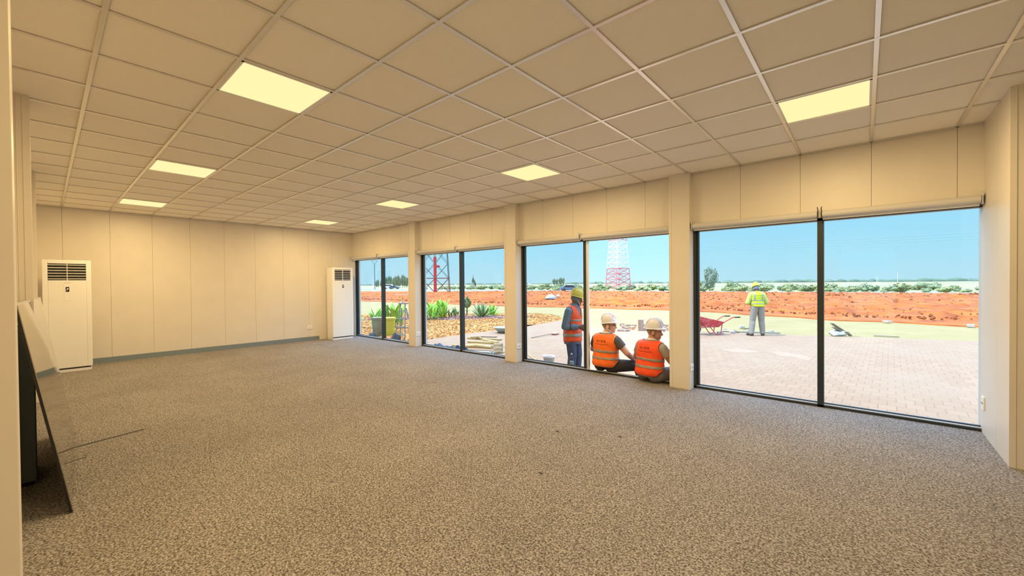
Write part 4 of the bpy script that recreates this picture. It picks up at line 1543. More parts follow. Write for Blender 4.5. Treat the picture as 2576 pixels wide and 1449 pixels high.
M_haz2 = mat('hazy grey pylon', (.30, .38, .42), .6)
for (u, v0, h, wd, lab) in ((1339, 713, 14, 8, 'distant two-legged pylon left of the tree clump'), (1459, 711, 13, 7, 'distant two-legged pylon above the standing man'),
                            (2443, 703, 13, 14, 'distant two-legged pylon at the far right of the skyline'), (1228, 714, 11, 8, 'distant pair of poles right of the conifer')):
    d = ray(u, v0); y = 330; tt = y / d.y
    c = Vector((d.x * tt, y, ZG))
    dist = c.dot(FX); u_ = dist / FPX
    root = thing('power_pylon', tuple(c), lab, 'pylon')
    for s in (-1, 1):
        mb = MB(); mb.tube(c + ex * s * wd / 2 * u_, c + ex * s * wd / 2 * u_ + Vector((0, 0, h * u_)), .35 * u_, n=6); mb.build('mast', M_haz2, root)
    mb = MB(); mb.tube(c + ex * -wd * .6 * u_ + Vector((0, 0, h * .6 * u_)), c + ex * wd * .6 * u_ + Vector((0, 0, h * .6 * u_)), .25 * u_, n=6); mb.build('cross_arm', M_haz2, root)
for i, (u, v0, h) in enumerate(((905, 718, 14), (919, 718, 17), (923, 718, 9), (1945, 708, 11), (1970, 708, 10), (2206, 714, 12), (2258, 714, 22), (1594, 712, 16), (1599, 712, 13))):
    d = ray(u, v0); y = 300; tt = y / d.y
    c = Vector((d.x * tt, y, ZG)); u_ = c.dot(FX) / FPX
    mb = MB(); mb.tube(c, c + Vector((0, 0, (h + 6) * u_)), .35 * u_, .2 * u_, 6)
    lb = ['leftmost thin pole on the skyline of the farthest window', 'second thin pole on the skyline of the farthest window', 'short thin pole on the skyline of the farthest window',
          'thin pole on the skyline right of the yellow-vested man', 'second thin pole on the skyline right of the yellow-vested man', 'white post in the scrub of the nearest window, left one', 'tall white post in the scrub of the nearest window, right one',
          'thin skyline pole right of the white tower', 'second thin skyline pole right of the white tower'][i]
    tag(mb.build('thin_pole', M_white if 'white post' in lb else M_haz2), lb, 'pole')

Yw = 120.0
for i, (v0, lab) in enumerate(((584, 'top overhead wire crossing the sky of the nearest window'), (590.5, 'middle overhead wire crossing the sky of the nearest window'), (596, 'lowest overhead wire crossing the sky of the nearest window'))):
    a = PY(2472, v0, Yw)
    pts = []
    for k in range(41):
        x = a.x + 60 - 480 * k / 40
        sag = 5.0 * (1 - abs(((k % 20) - 10) / 10.0) ** 2) if False else 0.0
        pts.append((x, Yw + i * 2.0, a.z + 0.004 * (a.x - x) * 2.0))
    mb = MB(); mb.path(pts, .045, 5)
    tag(mb.build('overhead_wire', mat('wire', (.18, .30, .36), .6)), lab, 'wire')

# ------------------------------------------------------------------ vehicles on the road
M_cglass = mat('car glass', (.02, .03, .04), .1)


def car(u, v, rz, m_, label, kind='car', scale=1.0):
    p = G(u, v, ZG)
    root = thing(kind, (p.x, p.y, ZG), label, 'car' if kind == 'car' else kind, rz=rz)
    root.scale = (scale,) * 3
    if kind == 'van':
        prof = [(-2.2, .35), (2.2, .35), (2.25, .95), (1.75, 1.15), (1.2, 1.95), (-2.15, 1.98), (-2.25, 1.0)]
    else:
        prof = [(-2.1, .32), (2.1, .32), (2.15, .75), (1.2, .92), (.55, 1.42), (-1.0, 1.45), (-1.75, 1.0), (-2.15, .95)]
    mb = MB(); mb.ngon_prism([(x, -.85, z) for x, z in prof], (0, 1.7, 0)); mb.build('body', m_, root, bevel=.06, seg=2)
    mb = MB()
    win = [(1.45, 1.2), (1.1, 1.8), (-1.9, 1.82), (-1.9, 1.2)] if kind == 'van' else [(1.0, .95), (.48, 1.36), (-.95, 1.38), (-1.5, 1.0)]
    mb.ngon_prism([(x, -.87, z) for x, z in win], (0, 1.74, 0)); mb.build('windows', M_cglass, root)
    for x in (-1.35, 1.35):
        for s in (-1, 1):
            mb = MB(); mb.tube((x, s * .70, .33), (x, s * .90, .33), .33, n=16); mb.build('wheel', M_rubber, root)
    mb = MB(); mb.box(2.05, 2.2, -.7, .7, .42, .55); mb.build('bumper', M_galv, root)
    return root


hd = math.atan2(RX.y, RX.x)
car(992, 727.0, hd, mat('dark blue car paint', (.06, .10, .16), .3), 'dark blue car on the road in the farthest window')
car(979, 726.6, hd, M_white, 'white van on the road behind the dark blue car', 'van')
car(1434, 733.5, hd, mat('blue car paint', (.10, .18, .26), .3), 'blue car on the road left of the standing man\'s helmet')
car(1064, 727.5, hd + math.pi, mat('pale car paint', (.6, .64, .66), .3), 'pale car at the left edge of the third window')

# ================================================================== PEOPLE
M_skin = mat('tanned skin', (0.50, 0.26, 0.17), 0.55, noise=(30, (0.46, 0.23, 0.15), .4, .6))
M_skin2 = mat('light skin', (0.62, 0.36, 0.26), 0.55, noise=(30, (0.57, 0.32, 0.23), .4, .6))
M_skind = mat('dark skin', (0.16, 0.09, 0.065), 0.5, noise=(30, (0.13, 0.07, 0.05), .4, .6))
M_hair = mat('greying hair', (0.14, 0.12, 0.09), 0.8, noise=(60, (0.28, 0.26, 0.22), .4, .6))
M_vesto = mat('orange high visibility cloth', (0.90, 0.16, 0.012), 0.7, bump=(9, 0.55))
M_vestr = mat('red orange high visibility cloth', (0.90, 0.085, 0.012), 0.7, bump=(9, 0.55))
M_vesty = mat('yellow high visibility cloth', (0.46, 0.55, 0.004), 0.7, bump=(9, 0.55))
M_ltrim = mat('pale vest edging', (0.85, 0.40, 0.20), 0.7)
M_dtrim = mat('dark vest edging', (0.10, 0.02, 0.03), 0.7)
M_refl = mat('grey reflective tape', (0.30, 0.27, 0.22), 0.35, metal=0.2)
M_reflb = mat('pale reflective tape', (0.26, 0.29, 0.20), 0.35)
M_tgrey = mat('charcoal tee shirt', (0.085, 0.082, 0.080), 0.9, bump=(12, .4))
M_tbeige = mat('beige shirt', (0.36, 0.31, 0.25), 0.9, bump=(12, .4))
M_tblue = mat('blue work shirt', (0.12, 0.19, 0.26), 0.9, bump=(12, .5))
M_tyel = mat('pale yellow sleeves', (0.46, 0.50, 0.12), 0.9, bump=(10, .5))
M_trdk = mat('dark trousers', (0.035, 0.028, 0.026), 0.9, bump=(12, .5))
M_trgr = mat('grey striped trousers', (0.16, 0.15, 0.15), 0.9, bump=(12, .5))
M_jean = mat('navy jeans', (0.045, 0.065, 0.12), 0.9, bump=(12, .5))
M_trlt = mat('light grey trousers', (0.24, 0.215, 0.175), 0.9, bump=(10, .6))
M_shoe = mat('dark shoe leather', (0.03, 0.028, 0.028), 0.5)
M_hatw = mat('white hard hat', (0.74, 0.74, 0.78), 0.3)
M_haty = mat('yellow hard hat', (0.62, 0.50, 0.06), 0.35)
M_hatb = mat('bright yellow hard hat', (0.60, 0.47, 0.01), 0.35)
M_cloth = mat('blue grey head cloth', (0.13, 0.16, 0.20), 0.9)
M_print = mat('dark vest print', (0.10, 0.03, 0.02), 0.8)


def cap(mb, p0, r0, p1, r1, n=14):
    """closed capsule that tapers from r0 to r1"""
    p0, p1 = Vector(p0), Vector(p1)
    d = p1 - p0
    L = d.length
    if L < 1e-5:
        d = Vector((0, 0, 1)); L = 1e-5
    d = d / L
    a = d.orthogonal().normalized(); b_ = d.cross(a)
    rings = []
    for k in range(1, 5):
        t_ = -math.pi / 2 + k * math.pi / 8
        rings.append((p0 + d * r0 * math.sin(t_), r0 * math.cos(t_)))
    for k in range(0, 4):
        t_ = k * math.pi / 8
        rings.append((p1 + d * r1 * math.sin(t_), r1 * math.cos(t_)))
    vs = [p0 - d * r0]
    for c, r in rings:
        for k in range(n):
            t_ = 2 * math.pi * k / n
            vs.append(c + (a * math.cos(t_) + b_ * math.sin(t_)) * r)
    vs.append(p1 + d * r1)
    fs = []
    m_ = len(rings)
    for k in range(n):
        k2 = (k + 1) % n
        fs.append((0, 1 + k2, 1 + k))
        for i in range(m_ - 1):
            fs.append((1 + i * n + k, 1 + i * n + k2, 1 + (i + 1) * n + k2, 1 + (i + 1) * n + k))
        fs.append((len(vs) - 1, 1 + (m_ - 1) * n + k, 1 + (m_ - 1) * n + k2))
    mb.add(vs, fs)


def loft(mb, secs, n=28):
    """closed loft of ellipses: (centre, half-width vector, half-depth vector)"""
    vs, fs = [], []
    for c, a, b_ in secs:
        for k in range(n):
            t_ = 2 * math.pi * k / n
            ct, st = math.cos(t_), math.sin(t_)
            # slightly squared ellipse
            e_ = 0.86
            vs.append(c + a * (math.copysign(abs(ct) ** e_, ct)) + b_ * (math.copysign(abs(st) ** e_, st)))
    m_ = len(secs)
    for i in range(m_ - 1):
        for k in range(n):
            k2 = (k + 1) % n
            fs.append((i * n + k, i * n + k2, (i + 1) * n + k2, (i + 1) * n + k))
    fs.append(tuple(reversed(range(n)))); fs.append(tuple(range((m_ - 1) * n, m_ * n)))
    mb.add(vs, fs)


class Person:
    """A posed figure. All coordinates are local: +Y is where the body faces, +X its right, z up, origin under the pelvis."""

    def __init__(s, name, loc, rz, label, vox=0.0075, scale=1.0):
        s.root = thing(name, loc, label, 'person', rz=rz)
        s.root.scale = (scale,) * 3
        s.vox = vox
        s.mb = MB()
        s.bones = []          # (label, p0, p1, r0, r1)

    def seg(s, lab, p0, r0, p1, r1, add=True):
        p0, p1 = Vector(p0), Vector(p1)
        if add:
            cap(s.mb, p0, r0, p1, r1)
        s.bones.append((lab, np.array(p0), np.array(p1), r0, r1))

    def torso(s, pelvis, top, side, secs, twist=0.0):
        """pelvis, top: spine ends. secs: (t, half-width, half-depth, forward shift)"""
        pelvis, top = Vector(pelvis), Vector(top)
        up = (top - pelvis).normalized()
        side = Vector(side).normalized()
        fwd = up.cross(side) * -1
        fwd = side.cross(up) * -1
        if fwd.y < 0:
            fwd = -fwd
        s.up, s.side, s.fwd, s.pel, s.top = up, side, fwd, pelvis, top
        out = []
        for t_, hw, hd_, sh in secs:
            c = pelvis.lerp(top, t_) + fwd * sh
            out.append((c, side * hw, fwd * hd_))
        loft(s.mb, out)
        q = [pelvis.lerp(top, t_) for t_ in (0.0, 0.25, 0.5, 0.78, 1.0)]
        s.bones.append(('pelvis', np.array(q[0]), np.array(q[1]), .165, .165))
        s.bones.append(('torso', np.array(q[1]), np.array(q[3]), .165, .175))
        s.bones.append(('torso', np.array(q[3]), np.array(q[4]), .165, .10))

    def limb_arm(s, sd, sh, el, wr, rs=(.056, .046, .042, .030)):
        s.seg('uarm' + sd, sh, rs[0], Vector(sh).lerp(Vector(el), .5), (rs[0] + rs[1]) / 2 + .002)
        s.seg('uarm2' + sd, Vector(sh).lerp(Vector(el), .5), (rs[0] + rs[1]) / 2 + .002, el, rs[1])
        s.seg('farm' + sd, el, rs[2], Vector(el).lerp(Vector(wr), .4), rs[2] + .002)
        s.seg('farm' + sd, Vector(el).lerp(Vector(wr), .4), rs[2] + .002, wr, rs[3])

    def hand(s, sd, wr, d, nrm, curl=0.5, thumb=1):
        """wr wrist, d finger direction, nrm palm normal, thumb side sign along nrm x d"""
        wr, d = Vector(wr), Vector(d).normalized()
        nrm = Vector(nrm); nrm = (nrm - d * nrm.dot(d)).normalized()
        sv = nrm.cross(d)
        for k, o_ in enumerate((-.028, -.010, .010, .028)):
            s.seg('hand' + sd, wr + sv * o_ * .6, .017, wr + d * .085 + sv * o_, .0135)
        for k, (o_, L) in enumerate(((-.030, .062), (-.010, .074), (.010, .080), (.030, .070))):
            p = wr + d * .088 + sv * o_
            a1 = curl * .6; a2 = curl * 1.3; a3 = curl * 1.8
            for aa, f in ((a1, .45), (a2, .32), (a3, .25)):
                q = p + (d * math.cos(aa) + nrm * math.sin(aa)) * (L * f)
                s.seg('hand' + sd, p, .0098, q, .0088)
                p = q
        b0 = wr + d * .02 + sv * .026 * thumb
        b1 = b0 + (d * .7 + sv * thumb * .75 + nrm * .2).normalized() * .045
        b2 = b1 + (d * .95 + sv * thumb * .25 + nrm * .35).normalized() * .032
        s.seg('hand' + sd, b0, .015, b1, .012); s.seg('hand' + sd, b1, .011, b2, .0095)

    def leg(s, sd, hip, knee, ank, toe, rs=(.092, .066, .060, .040)):
        s.seg('thigh' + sd, hip, rs[0], knee, rs[1])
        mid = Vector(knee).lerp(Vector(ank), .35)
        s.seg('calf' + sd, knee, rs[2], mid, rs[2] + .002)
        s.seg('calf' + sd, mid, rs[2] + .002, ank, rs[3])
        a, tt = Vector(ank), Vector(toe)
        back = (a - tt); back.z = 0; back.normalize()
        s.seg('foot' + sd, a + back * .035 + Vector((0, 0, -.042)), .036, tt, .032)
        s.seg('foot' + sd, a, .038, tt.lerp(a, .35) + Vector((0, 0, .008)), .034)

    def head(s, neck, c, fd, ud=(0, 0, 1), neck_r=.056):
        c, fd, ud = Vector(c), Vector(fd).normalized(), Vector(ud)
        ud = (ud - fd * ud.dot(fd)).normalized()
        rd = fd.cross(ud)
        s.hc, s.hf, s.hu, s.hr = c, fd, ud, rd
        s.seg('neck', neck, neck_r + .006, c - ud * .05 - fd * .02, neck_r)
        s.mb.ellipsoid(c + ud * .012 - fd * .008, rd * .076, fd * .095, ud * .100, 24, 16)
        s.mb.ellipsoid(c - ud * .040 + fd * .026, rd * .062, fd * .066, ud * .080, 20, 14)
        cap(s.mb, c - ud * .088 + fd * .060, .026, c - ud * .080 + fd * .072, .022)        # chin
        cap(s.mb, c + fd * .086 + ud * .010, .009, c + fd * .112 - ud * .032, .0125)        # nose
        for k in (-1, 1):
            cap(s.mb, c + fd * .096 - ud * .036 + rd * .011 * k, .008, c + fd * .099 - ud * .034, .009)
            cap(s.mb, c + fd * .078 + ud * .028 + rd * .045 * k, .011, c + fd * .090 + ud * .026 + rd * .012 * k, .010)   # brow
            cap(s.mb, c + fd * .062 - ud * .022 + rd * .045 * k, .018, c + fd * .072 - ud * .03 + rd * .03 * k, .017)     # cheek
            s.mb.ellipsoid(c + rd * .080 * k - ud * .018 - fd * .008, rd * .009, fd * .020 + rd * .008 * k, ud * .034, 12, 8)   # ear
        cap(s.mb, c + fd * .088 - ud * .060 + rd * -.018, .008, c + fd * .088 - ud * .060 + rd * .018, .008)                # lips
        cap(s.mb, c + fd * .086 - ud * .071 + rd * -.015, .008, c + fd * .086 - ud * .071 + rd * .015, .008)
        s.bones.append(('head', np.array(c + ud * .05), np.array(c - ud * .05 + fd * .02), .085, .075))

    def finish(s, skin):
        o = s.mb.build('body', skin, s.root, smooth=True)
        md = o.modifiers.new('remesh', 'REMESH'); md.mode = 'VOXEL'; md.voxel_size = s.vox; md.use_smooth_shade = True
        sm = o.modifiers.new('smooth', 'SMOOTH'); sm.factor = 0.5; sm.iterations = 5
        dg = bpy.context.evaluated_depsgraph_get()
        me = bpy.data.meshes.new_from_object(o.evaluated_get(dg))
        o.modifiers.clear()
        old = o.data; o.data = me; bpy.data.meshes.remove(old); me.name = 'body'
        me.materials.clear(); me.materials.append(skin)
        s.body = o
        nV = len(me.vertices)
        V = np.empty(nV * 3); me.vertices.foreach_get('co', V); s.V = V.reshape(-1, 3)
        N = np.empty(nV * 3); me.vertices.foreach_get('normal', N); s.N = N.reshape(-1, 3)
        s.F = [tuple(p.vertices) for p in me.polygons]
        best = np.full(nV, 1e9); s.lab = np.empty(nV, object); s.t = np.zeros(nV)
        for lab, p0, p1, r0, r1 in s.bones:
            d = p1 - p0
            L2 = max(d.dot(d), 1e-9)
            tt = np.clip(((s.V - p0) @ d) / L2, 0, 1)
            rr = r0 + (r1 - r0) * tt
            q = np.linalg.norm(s.V - p0 - tt[:, None] * d, axis=1) / rr
            mk = q < best
            best[mk] = q[mk]; s.lab[mk] = lab; s.t[mk] = tt[mk]
        s.h = (s.V - np.array(s.pel)) @ np.array(s.up) / (s.top - s.pel).length      # height along the spine, 0..1
        s.fw = (s.V - np.array(s.pel)) @ np.array(s.fwd)
        s.sd = (s.V - np.array(s.pel)) @ np.array(s.side)

    def cloth(s, name, mask, off, m_, trim=None, smooth=3, parent=None, thick=.004, off_fn=None, rings=1):
        keep = [f for f in s.F if all(mask[i] for i in f)]
        if not keep:
            return None
        ids = sorted({i for f in keep for i in f})
        mp_ = {i: k for k, i in enumerate(ids)}
        idx = np.array(ids)
        of = np.full(len(ids), off) if off_fn is None else off_fn(idx)
        P = s.V[idx] + s.N[idx] * of[:, None]
        fs = [tuple(mp_[i] for i in f) for f in keep]
        nb = [set() for _ in ids]
        cnt = {}
        for f in fs:
            for a, b_ in zip(f, f[1:] + f[:1]):
                nb[a].add(b_); nb[b_].add(a)
                e_ = (min(a, b_), max(a, b_)); cnt[e_] = cnt.get(e_, 0) + 1
        bd = {v for e_, c in cnt.items() if c == 1 for v in e_}
        nbl = [list(x_) for x_ in nb]
        bn = [[w for w in nbl[i] if w in bd] if i in bd else nbl[i] for i in range(len(ids))]
        for _ in range(smooth):
            Q = P.copy()
            for i in range(len(ids)):
                if bn[i]:
                    Q[i] = P[i] * .4 + P[bn[i]].mean(0) * .6
            P = Q
        me = bpy.data.meshes.new(name)
        me.from_pydata([tuple(v) for v in P], [], fs)
        me.materials.append(m_)
        if trim is not None:
            me.materials.append(trim)
            tr = set(bd)
            for _ in range(rings - 1):
                tr |= {w for v in tr for w in nbl[v]}
            for p in me.polygons:
                if any(v in tr for v in p.vertices):
                    p.material_index = 1
        me.polygons.foreach_set('use_smooth', [True] * len(me.polygons))
        o = bpy.data.objects.new(name, me)
        col.objects.link(o)
        o.parent = parent or s.root
        o['_rot'] = 1
        if thick:
            sd = o.modifiers.new('thickness', 'SOLIDIFY'); sd.thickness = thick; sd.offset = 1
        return o

    def m(s, *labs):
        return np.array([any(l.startswith(q) for q in labs) for l in s.lab])

    def hat(s, m_, tilt=0.0, k=.87, peak=.050):
        fd, ud, rd = s.hf, s.hu, s.hr
        f2 = (fd * math.cos(tilt) + ud * math.sin(tilt)).normalized()
        u2 = rd.cross(f2)
        c = s.hc + ud * .052
        R = Matrix((rd, f2, u2)).transposed()
        vs, fs = [], []
        n = 32
        prof = [(1.0, 0.0), (1.0, .025), (.985, .055), (.93, .09), (.82, .122), (.63, .148), (.36, .164), (.08, .168)]
        rx, ry = .108 * k, .134 * k
        mb = MB()
        for r_, z_ in prof:
            for q in range(n):
                t_ = 2 * math.pi * q / n
                vs.append(c + R @ Vector((rx * r_ * math.cos(t_), ry * r_ * math.sin(t_), z_ * k)))
        for i in range(len(prof) - 1):
            for q in range(n):
                q2 = (q + 1) % n
                fs.append((i * n + q, i * n + q2, (i + 1) * n + q2, (i + 1) * n + q))
        fs.append(tuple(range((len(prof) - 1) * n, len(prof) * n)))
        mb.add(vs, fs)
        hatp = mb.build('hard_hat', m_, s.root, smooth=True)
        sd = hatp.modifiers.new('thickness', 'SOLIDIFY'); sd.thickness = .004
        mb = MB()
        vs, fs = [], []
        for rr, z_ in ((0.985, .012), (1, .0)):
            for q in range(n):
                t_ = 2 * math.pi * q / n
                ex_ = 0.0 if rr < 1 else (.014 + peak * max(0, math.sin(t_)) ** 1.6)
                dz = z_ if rr < 1 else -.006 - .012 * max(0, math.sin(t_))
                vs.append(c + R @ Vector(((rx + ex_ * abs(math.cos(t_)) * 1.0) * math.cos(t_) * (1 if rr == 1 else rr), (ry + ex_) * math.sin(t_) * (1 if rr == 1 else rr), dz)))
        for q in range(n):
            q2 = (q + 1) % n
            fs.append((q, q2, n + q2, n + q))
        mb.add(vs, fs)
        br = mb.build('brim', m_, hatp, smooth=True)
        sd = br.modifiers.new('thickness', 'SOLIDIFY'); sd.thickness = .004
        mb = MB()
        pts = [c + R @ Vector((0, ry * r_ * sg, z_ * k + .002)) for sg, pr in ((-1, prof[2:]), (1, list(reversed(prof[2:])))) for r_, z_ in pr]
        mb.path(pts, .009, 8)
        mb.build('crown_ridge', m_, hatp, smooth=True)
        for sg in (-1, 1):
            mb = MB()
            pts = [c + R @ Vector((.045 * sg, ry * r_ * .93 * sg2, z_ * k * .97 + .002)) for sg2, pr in ((-1, prof[3:]), (1, list(reversed(prof[3:])))) for r_, z_ in pr]
            mb.path(pts, .005, 6)
            mb.build('side_ridge', m_, hatp, smooth=True)
        return hatp

    def eyes(s):
        for k in (-1, 1):
            mb = MB(); mb.ellipsoid(s.hc + s.hf * .083 + s.hr * .031 * k + s.hu * .010, s.hr * .013, s.hf * .010, s.hu * .007, 10, 8)
            mb.build('eye', mat('eye dark', (.03, .02, .02), .2), s.root, smooth=True)

    def skirt(s, name, z0, z1, hw, hd_, m_, cy=0.0, parent=None):
        """the loose lower hem of a garment, an open ring hanging around the hips"""
        mb = MB()
        n, vs, fs = 40, [], []
        for i in range(6):
            f = i / 5
            for q in range(n):
                t_ = 2 * math.pi * q / n
                w = 1 + .03 * f + .02 * math.sin(5 * t_ + 2 * f)
                vs.append((hw * w * math.cos(t_), cy + hd_ * w * math.sin(t_), z0 + (z1 - z0) * f + .006 * math.sin(3 * t_) * f))
        for i in range(5):
            for q in range(n):
                q2 = (q + 1) % n
                fs.append((i * n + q, i * n + q2, (i + 1) * n + q2, (i + 1) * n + q))
        mb.add(vs, fs)
        o = mb.build(name, m_, parent or s.root, smooth=True, fix=True)
        sd = o.modifiers.new('thickness', 'SOLIDIFY'); sd.thickness = .005
        return o

    def back_text(s, lines, m_):
        """printed lines laid onto the back of the vest; lines = (text, height along spine, size, sideways shift)"""
        V = s.V
        for i, (txt, hh, size, shf) in enumerate(lines):
            cu = bpy.data.curves.new('vest_print', 'FONT')
            cu.body = txt; cu.size = size; cu.align_x = 'CENTER'; cu.resolution_u = 2
            tmp = bpy.data.objects.new('tmp', cu); col.objects.link(tmp)
            dg = bpy.context.evaluated_depsgraph_get()
            me = bpy.data.meshes.new_from_object(tmp.evaluated_get(dg))
            bpy.data.objects.remove(tmp); bpy.data.curves.remove(cu)
            b_ = bmesh.new(); b_.from_mesh(me)
            bmesh.ops.triangulate(b_, faces=b_.faces)
            from mathutils.bvhtree import BVHTree
            tree = s.vest_tree
            Ls = (s.top - s.pel).length
            base = s.pel + s.up * (hh * Ls)
            for v in b_.verts:
                p = base + s.side * (v.co.x + shf) + s.up * v.co.y
                hit = tree.ray_cast(p - s.fwd * .6, s.fwd)
                q = hit[0] if hit[0] is not None else p - s.fwd * .15
                v.co = q - s.fwd * .006
            b_.to_mesh(me); b_.free()
            me.materials.clear(); me.materials.append(m_)
            o = bpy.data.objects.new('vest_print', me); col.objects.link(o); o.parent = s.vest

    def make_vest(s, m_, trim, bands, band_m, hmin, hmax, off=.020, rings=1, collar=None):
        msk = s.m('torso', 'pelvis') & (s.h > hmin) & (s.h < hmax)
        neckd = np.hypot(s.sd, s.fw - .01)
        msk &= ~((s.h > .93) & (neckd < .072))
        # V neck in front
        msk &= ~((s.fw > .02) & (np.abs(s.sd) < .055 * np.clip((s.h - .62) / .3, 0, 1.2)))
        s.vmask = msk

        def of(idx):
            return off + .010 * np.clip((.55 - s.h[idx]) / .5, 0, 1) + .004 * np.sin(s.V[idx, 2] * 46 + s.V[idx, 0] * 23) * np.sin(s.V[idx, 0] * 31 + 1)
        s.vest = s.cloth('safety_vest', msk, off, m_, trim, smooth=5, off_fn=of, rings=rings)
        from mathutils.bvhtree import BVHTree
        s.vest_tree = BVHTree.FromPolygons([v.co.copy() for v in s.vest.data.vertices], [tuple(p.vertices) for p in s.vest.data.polygons])
        for a, b_ in bands:
            s.cloth('reflective_band', msk & (s.h > a) & (s.h < b_), off, band_m, smooth=5, parent=s.vest, thick=.004, off_fn=lambda idx: of(idx) + .005)


def sit_man(loc, rz, label, skin, vest, trim, shirt, trousers, headyaw, headpitch, arm_r, hand_r, knees, text_shift, lean=.05, scale=1.0, headtilt=0):
    P = Person('person', loc, rz, label, scale=scale)
    P.torso((0, 0, .085), (0.0, lean, .580), (1, 0, 0),
            [(0, .150, .105, .0), (.06, .178, .130, .0), (.2, .182, .140, .01), (.40, .172, .132, .01), (.60, .180, .132, 0), (.78, .182, .122, -.005), (.88, .165, .105, -.01), (.96, .100, .075, -.005), (1.02, .062, .060, 0)])
    for sg, sd in ((1, 'R'), (-1, 'L')):
        cap(P.mb, (sg * .10, lean * .8, .502), .066, (sg * .182, lean * .8 + .005, .480), .060)
    (elr, wrr), (ell, wrl) = arm_r
    P.limb_arm('R', (.190, lean * .8 + .01, .477), elr, wrr)
    P.limb_arm('L', (-.190, lean * .8 + .01, .477), ell, wrl)
    P.hand('R', wrr, *hand_r[0], curl=.45, thumb=-1)
    P.hand('L', wrl, *hand_r[1], curl=.45, thumb=1)
    for sd, (hip, kn, an, to) in knees.items():
        P.leg(sd, hip, kn, an, to)
    fd = Vector((math.sin(headyaw) * math.cos(headpitch), math.cos(headyaw) * math.cos(headpitch), math.sin(headpitch)))
    P.head((0, lean + .005, .555), (fd.x * .03, lean + .03 + fd.y * .025, .700), fd, (headtilt, 0, 1))
    P.finish(skin)
    leg = P.m('thigh', 'calf') | (P.m('pelvis') & (P.h < .20))
    P.cloth('trousers', leg & ~(P.m('foot')), .012, trousers, smooth=3)
    P.cloth('shirt', P.m('torso', 'uarmR', 'uarmL') & ~(P.m('uarm2') & (P.t > .80)) & (P.h < 1.0), .013, shirt, smooth=3)
    P.cloth('collar', P.m('neck', 'torso') & (P.h > .965) & (P.h < 1.06), .010, mat('pale collar', (.62, .58, .54), .8), smooth=2)
    P.cloth('shoe', P.m('footR'), .010, M_shoe, smooth=2)
    P.cloth('shoe', P.m('footL'), .010, M_shoe, smooth=2)
    P.make_vest(vest, trim, [(.20, .285), (.42, .505)], M_refl, .02, .965)
    hv = P.V - np.array(P.hc)
    hf, hu, hr_ = hv @ np.array(P.hf), hv @ np.array(P.hu), np.abs(hv @ np.array(P.hr))
    P.cloth('hair', P.m('head', 'neck') & (hu > -.085) & (hf < .030) & ~((hr_ > .072) & (hu < .03) & (hf > -.046)), .006, M_hair, smooth=2)
    P.back_text([('\u8bbe\u8ba1\u7ba1\u7406', .735, .044, text_shift), ('Design management', .660, .0275, text_shift + .012)], M_print)
    P.eyes()
    return P


# seated men on the threshold of the open window
A = sit_man((-3.045, 5.71, .034), math.radians(-6), 'seated man in orange vest, charcoal tee shirt and white hard hat, left of the pair', M_skin2, M_vesto, M_ltrim, M_tgrey, M_trdk,
            math.radians(68), math.radians(1),
            [((.335, .09, .30), (.335, .32, .165)), ((-.33, .14, .29), (-.24, .36, .20))],
            [((.10, .9, -.30), (0, -.2, -1)), ((.2, .9, -.2), (0, -.2, -1))],
            {'R': ((.095, .02, .09), (.36, .34, .085), (.42, .52, -.36), (.48, .68, -.415)), 'L': ((-.095, .02, .09), (-.17, .44, .11), (-.16, .50, -.36), (-.17, .67, -.415))}, .0, lean=.035)
A.hat(M_hatw, math.radians(7))
mb = MB()
for k in (-1, 1):
    pts = [A.hc + A.hf * .100 + A.hr * (.033 * k + .022 * math.cos(q)) + A.hu * (.010 + .017 * math.sin(q)) for q in np.linspace(0, 2 * math.pi, 13)]
    mb.path(pts, .0022, 5)
    mb.path([A.hc + A.hf * .094 + A.hr * .056 * k + A.hu * .014, A.hc + A.hr * .084 * k + A.hf * .0 + A.hu * .012], .0024, 5)
mb.path([A.hc + A.hf * .102 - A.hr * .012 + A.hu * .014, A.hc + A.hf * .102 + A.hr * .012 + A.hu * .014], .0022, 5)
mb.build('glasses', M_black, A.root)
mb = MB()
for k in (-1, 1):
    mb.path([A.hc + A.hr * .082 * k + A.hu * .010 - A.hf * .012, A.hc + A.hr * .088 * k - A.hu * .03 - A.hf * .02, A.hc + A.hr * .072 * k - A.hu * .085 + A.hf * .035, A.hc - A.hu * .12 + A.hf * .07 + A.hr * .03 * k], .005, 6)
mb.build('hat_strap', M_white, A.root)

B2 = sit_man((-2.305, 5.605, .012), math.radians(-16), 'seated man in red-orange vest, beige shirt and white hard hat, beside the column', M_skin, M_vestr, M_dtrim, M_tbeige, M_trgr,
             math.radians(62), math.radians(-4),
             [((.285, .15, .275), (.24, .37, .19)), ((-.33, .12, .29), (-.18, .36, .20))],
             [((-.15, .9, -.25), (0, -.2, -1)), ((.3, .9, -.2), (0, -.2, -1))],
             {'R': ((.095, .02, .09), (.27, .42, .13), (.27, .50, -.36), (.31, .67, -.415)), 'L': ((-.095, .02, .09), (-.19, .43, .11), (-.18, .50, -.36), (-.19, .67, -.415))}, .0, lean=.055, scale=.985, headtilt=.03)
B2.hat(M_hatw, math.radians(6))
B2.cloth('shirt_tail', B2.m('pelvis') & (B2.h > .0) & (B2.h < .07) & (B2.fw < .1), .020, mat('pale shirt tail', (.62, .55, .45), .8), smooth=3)

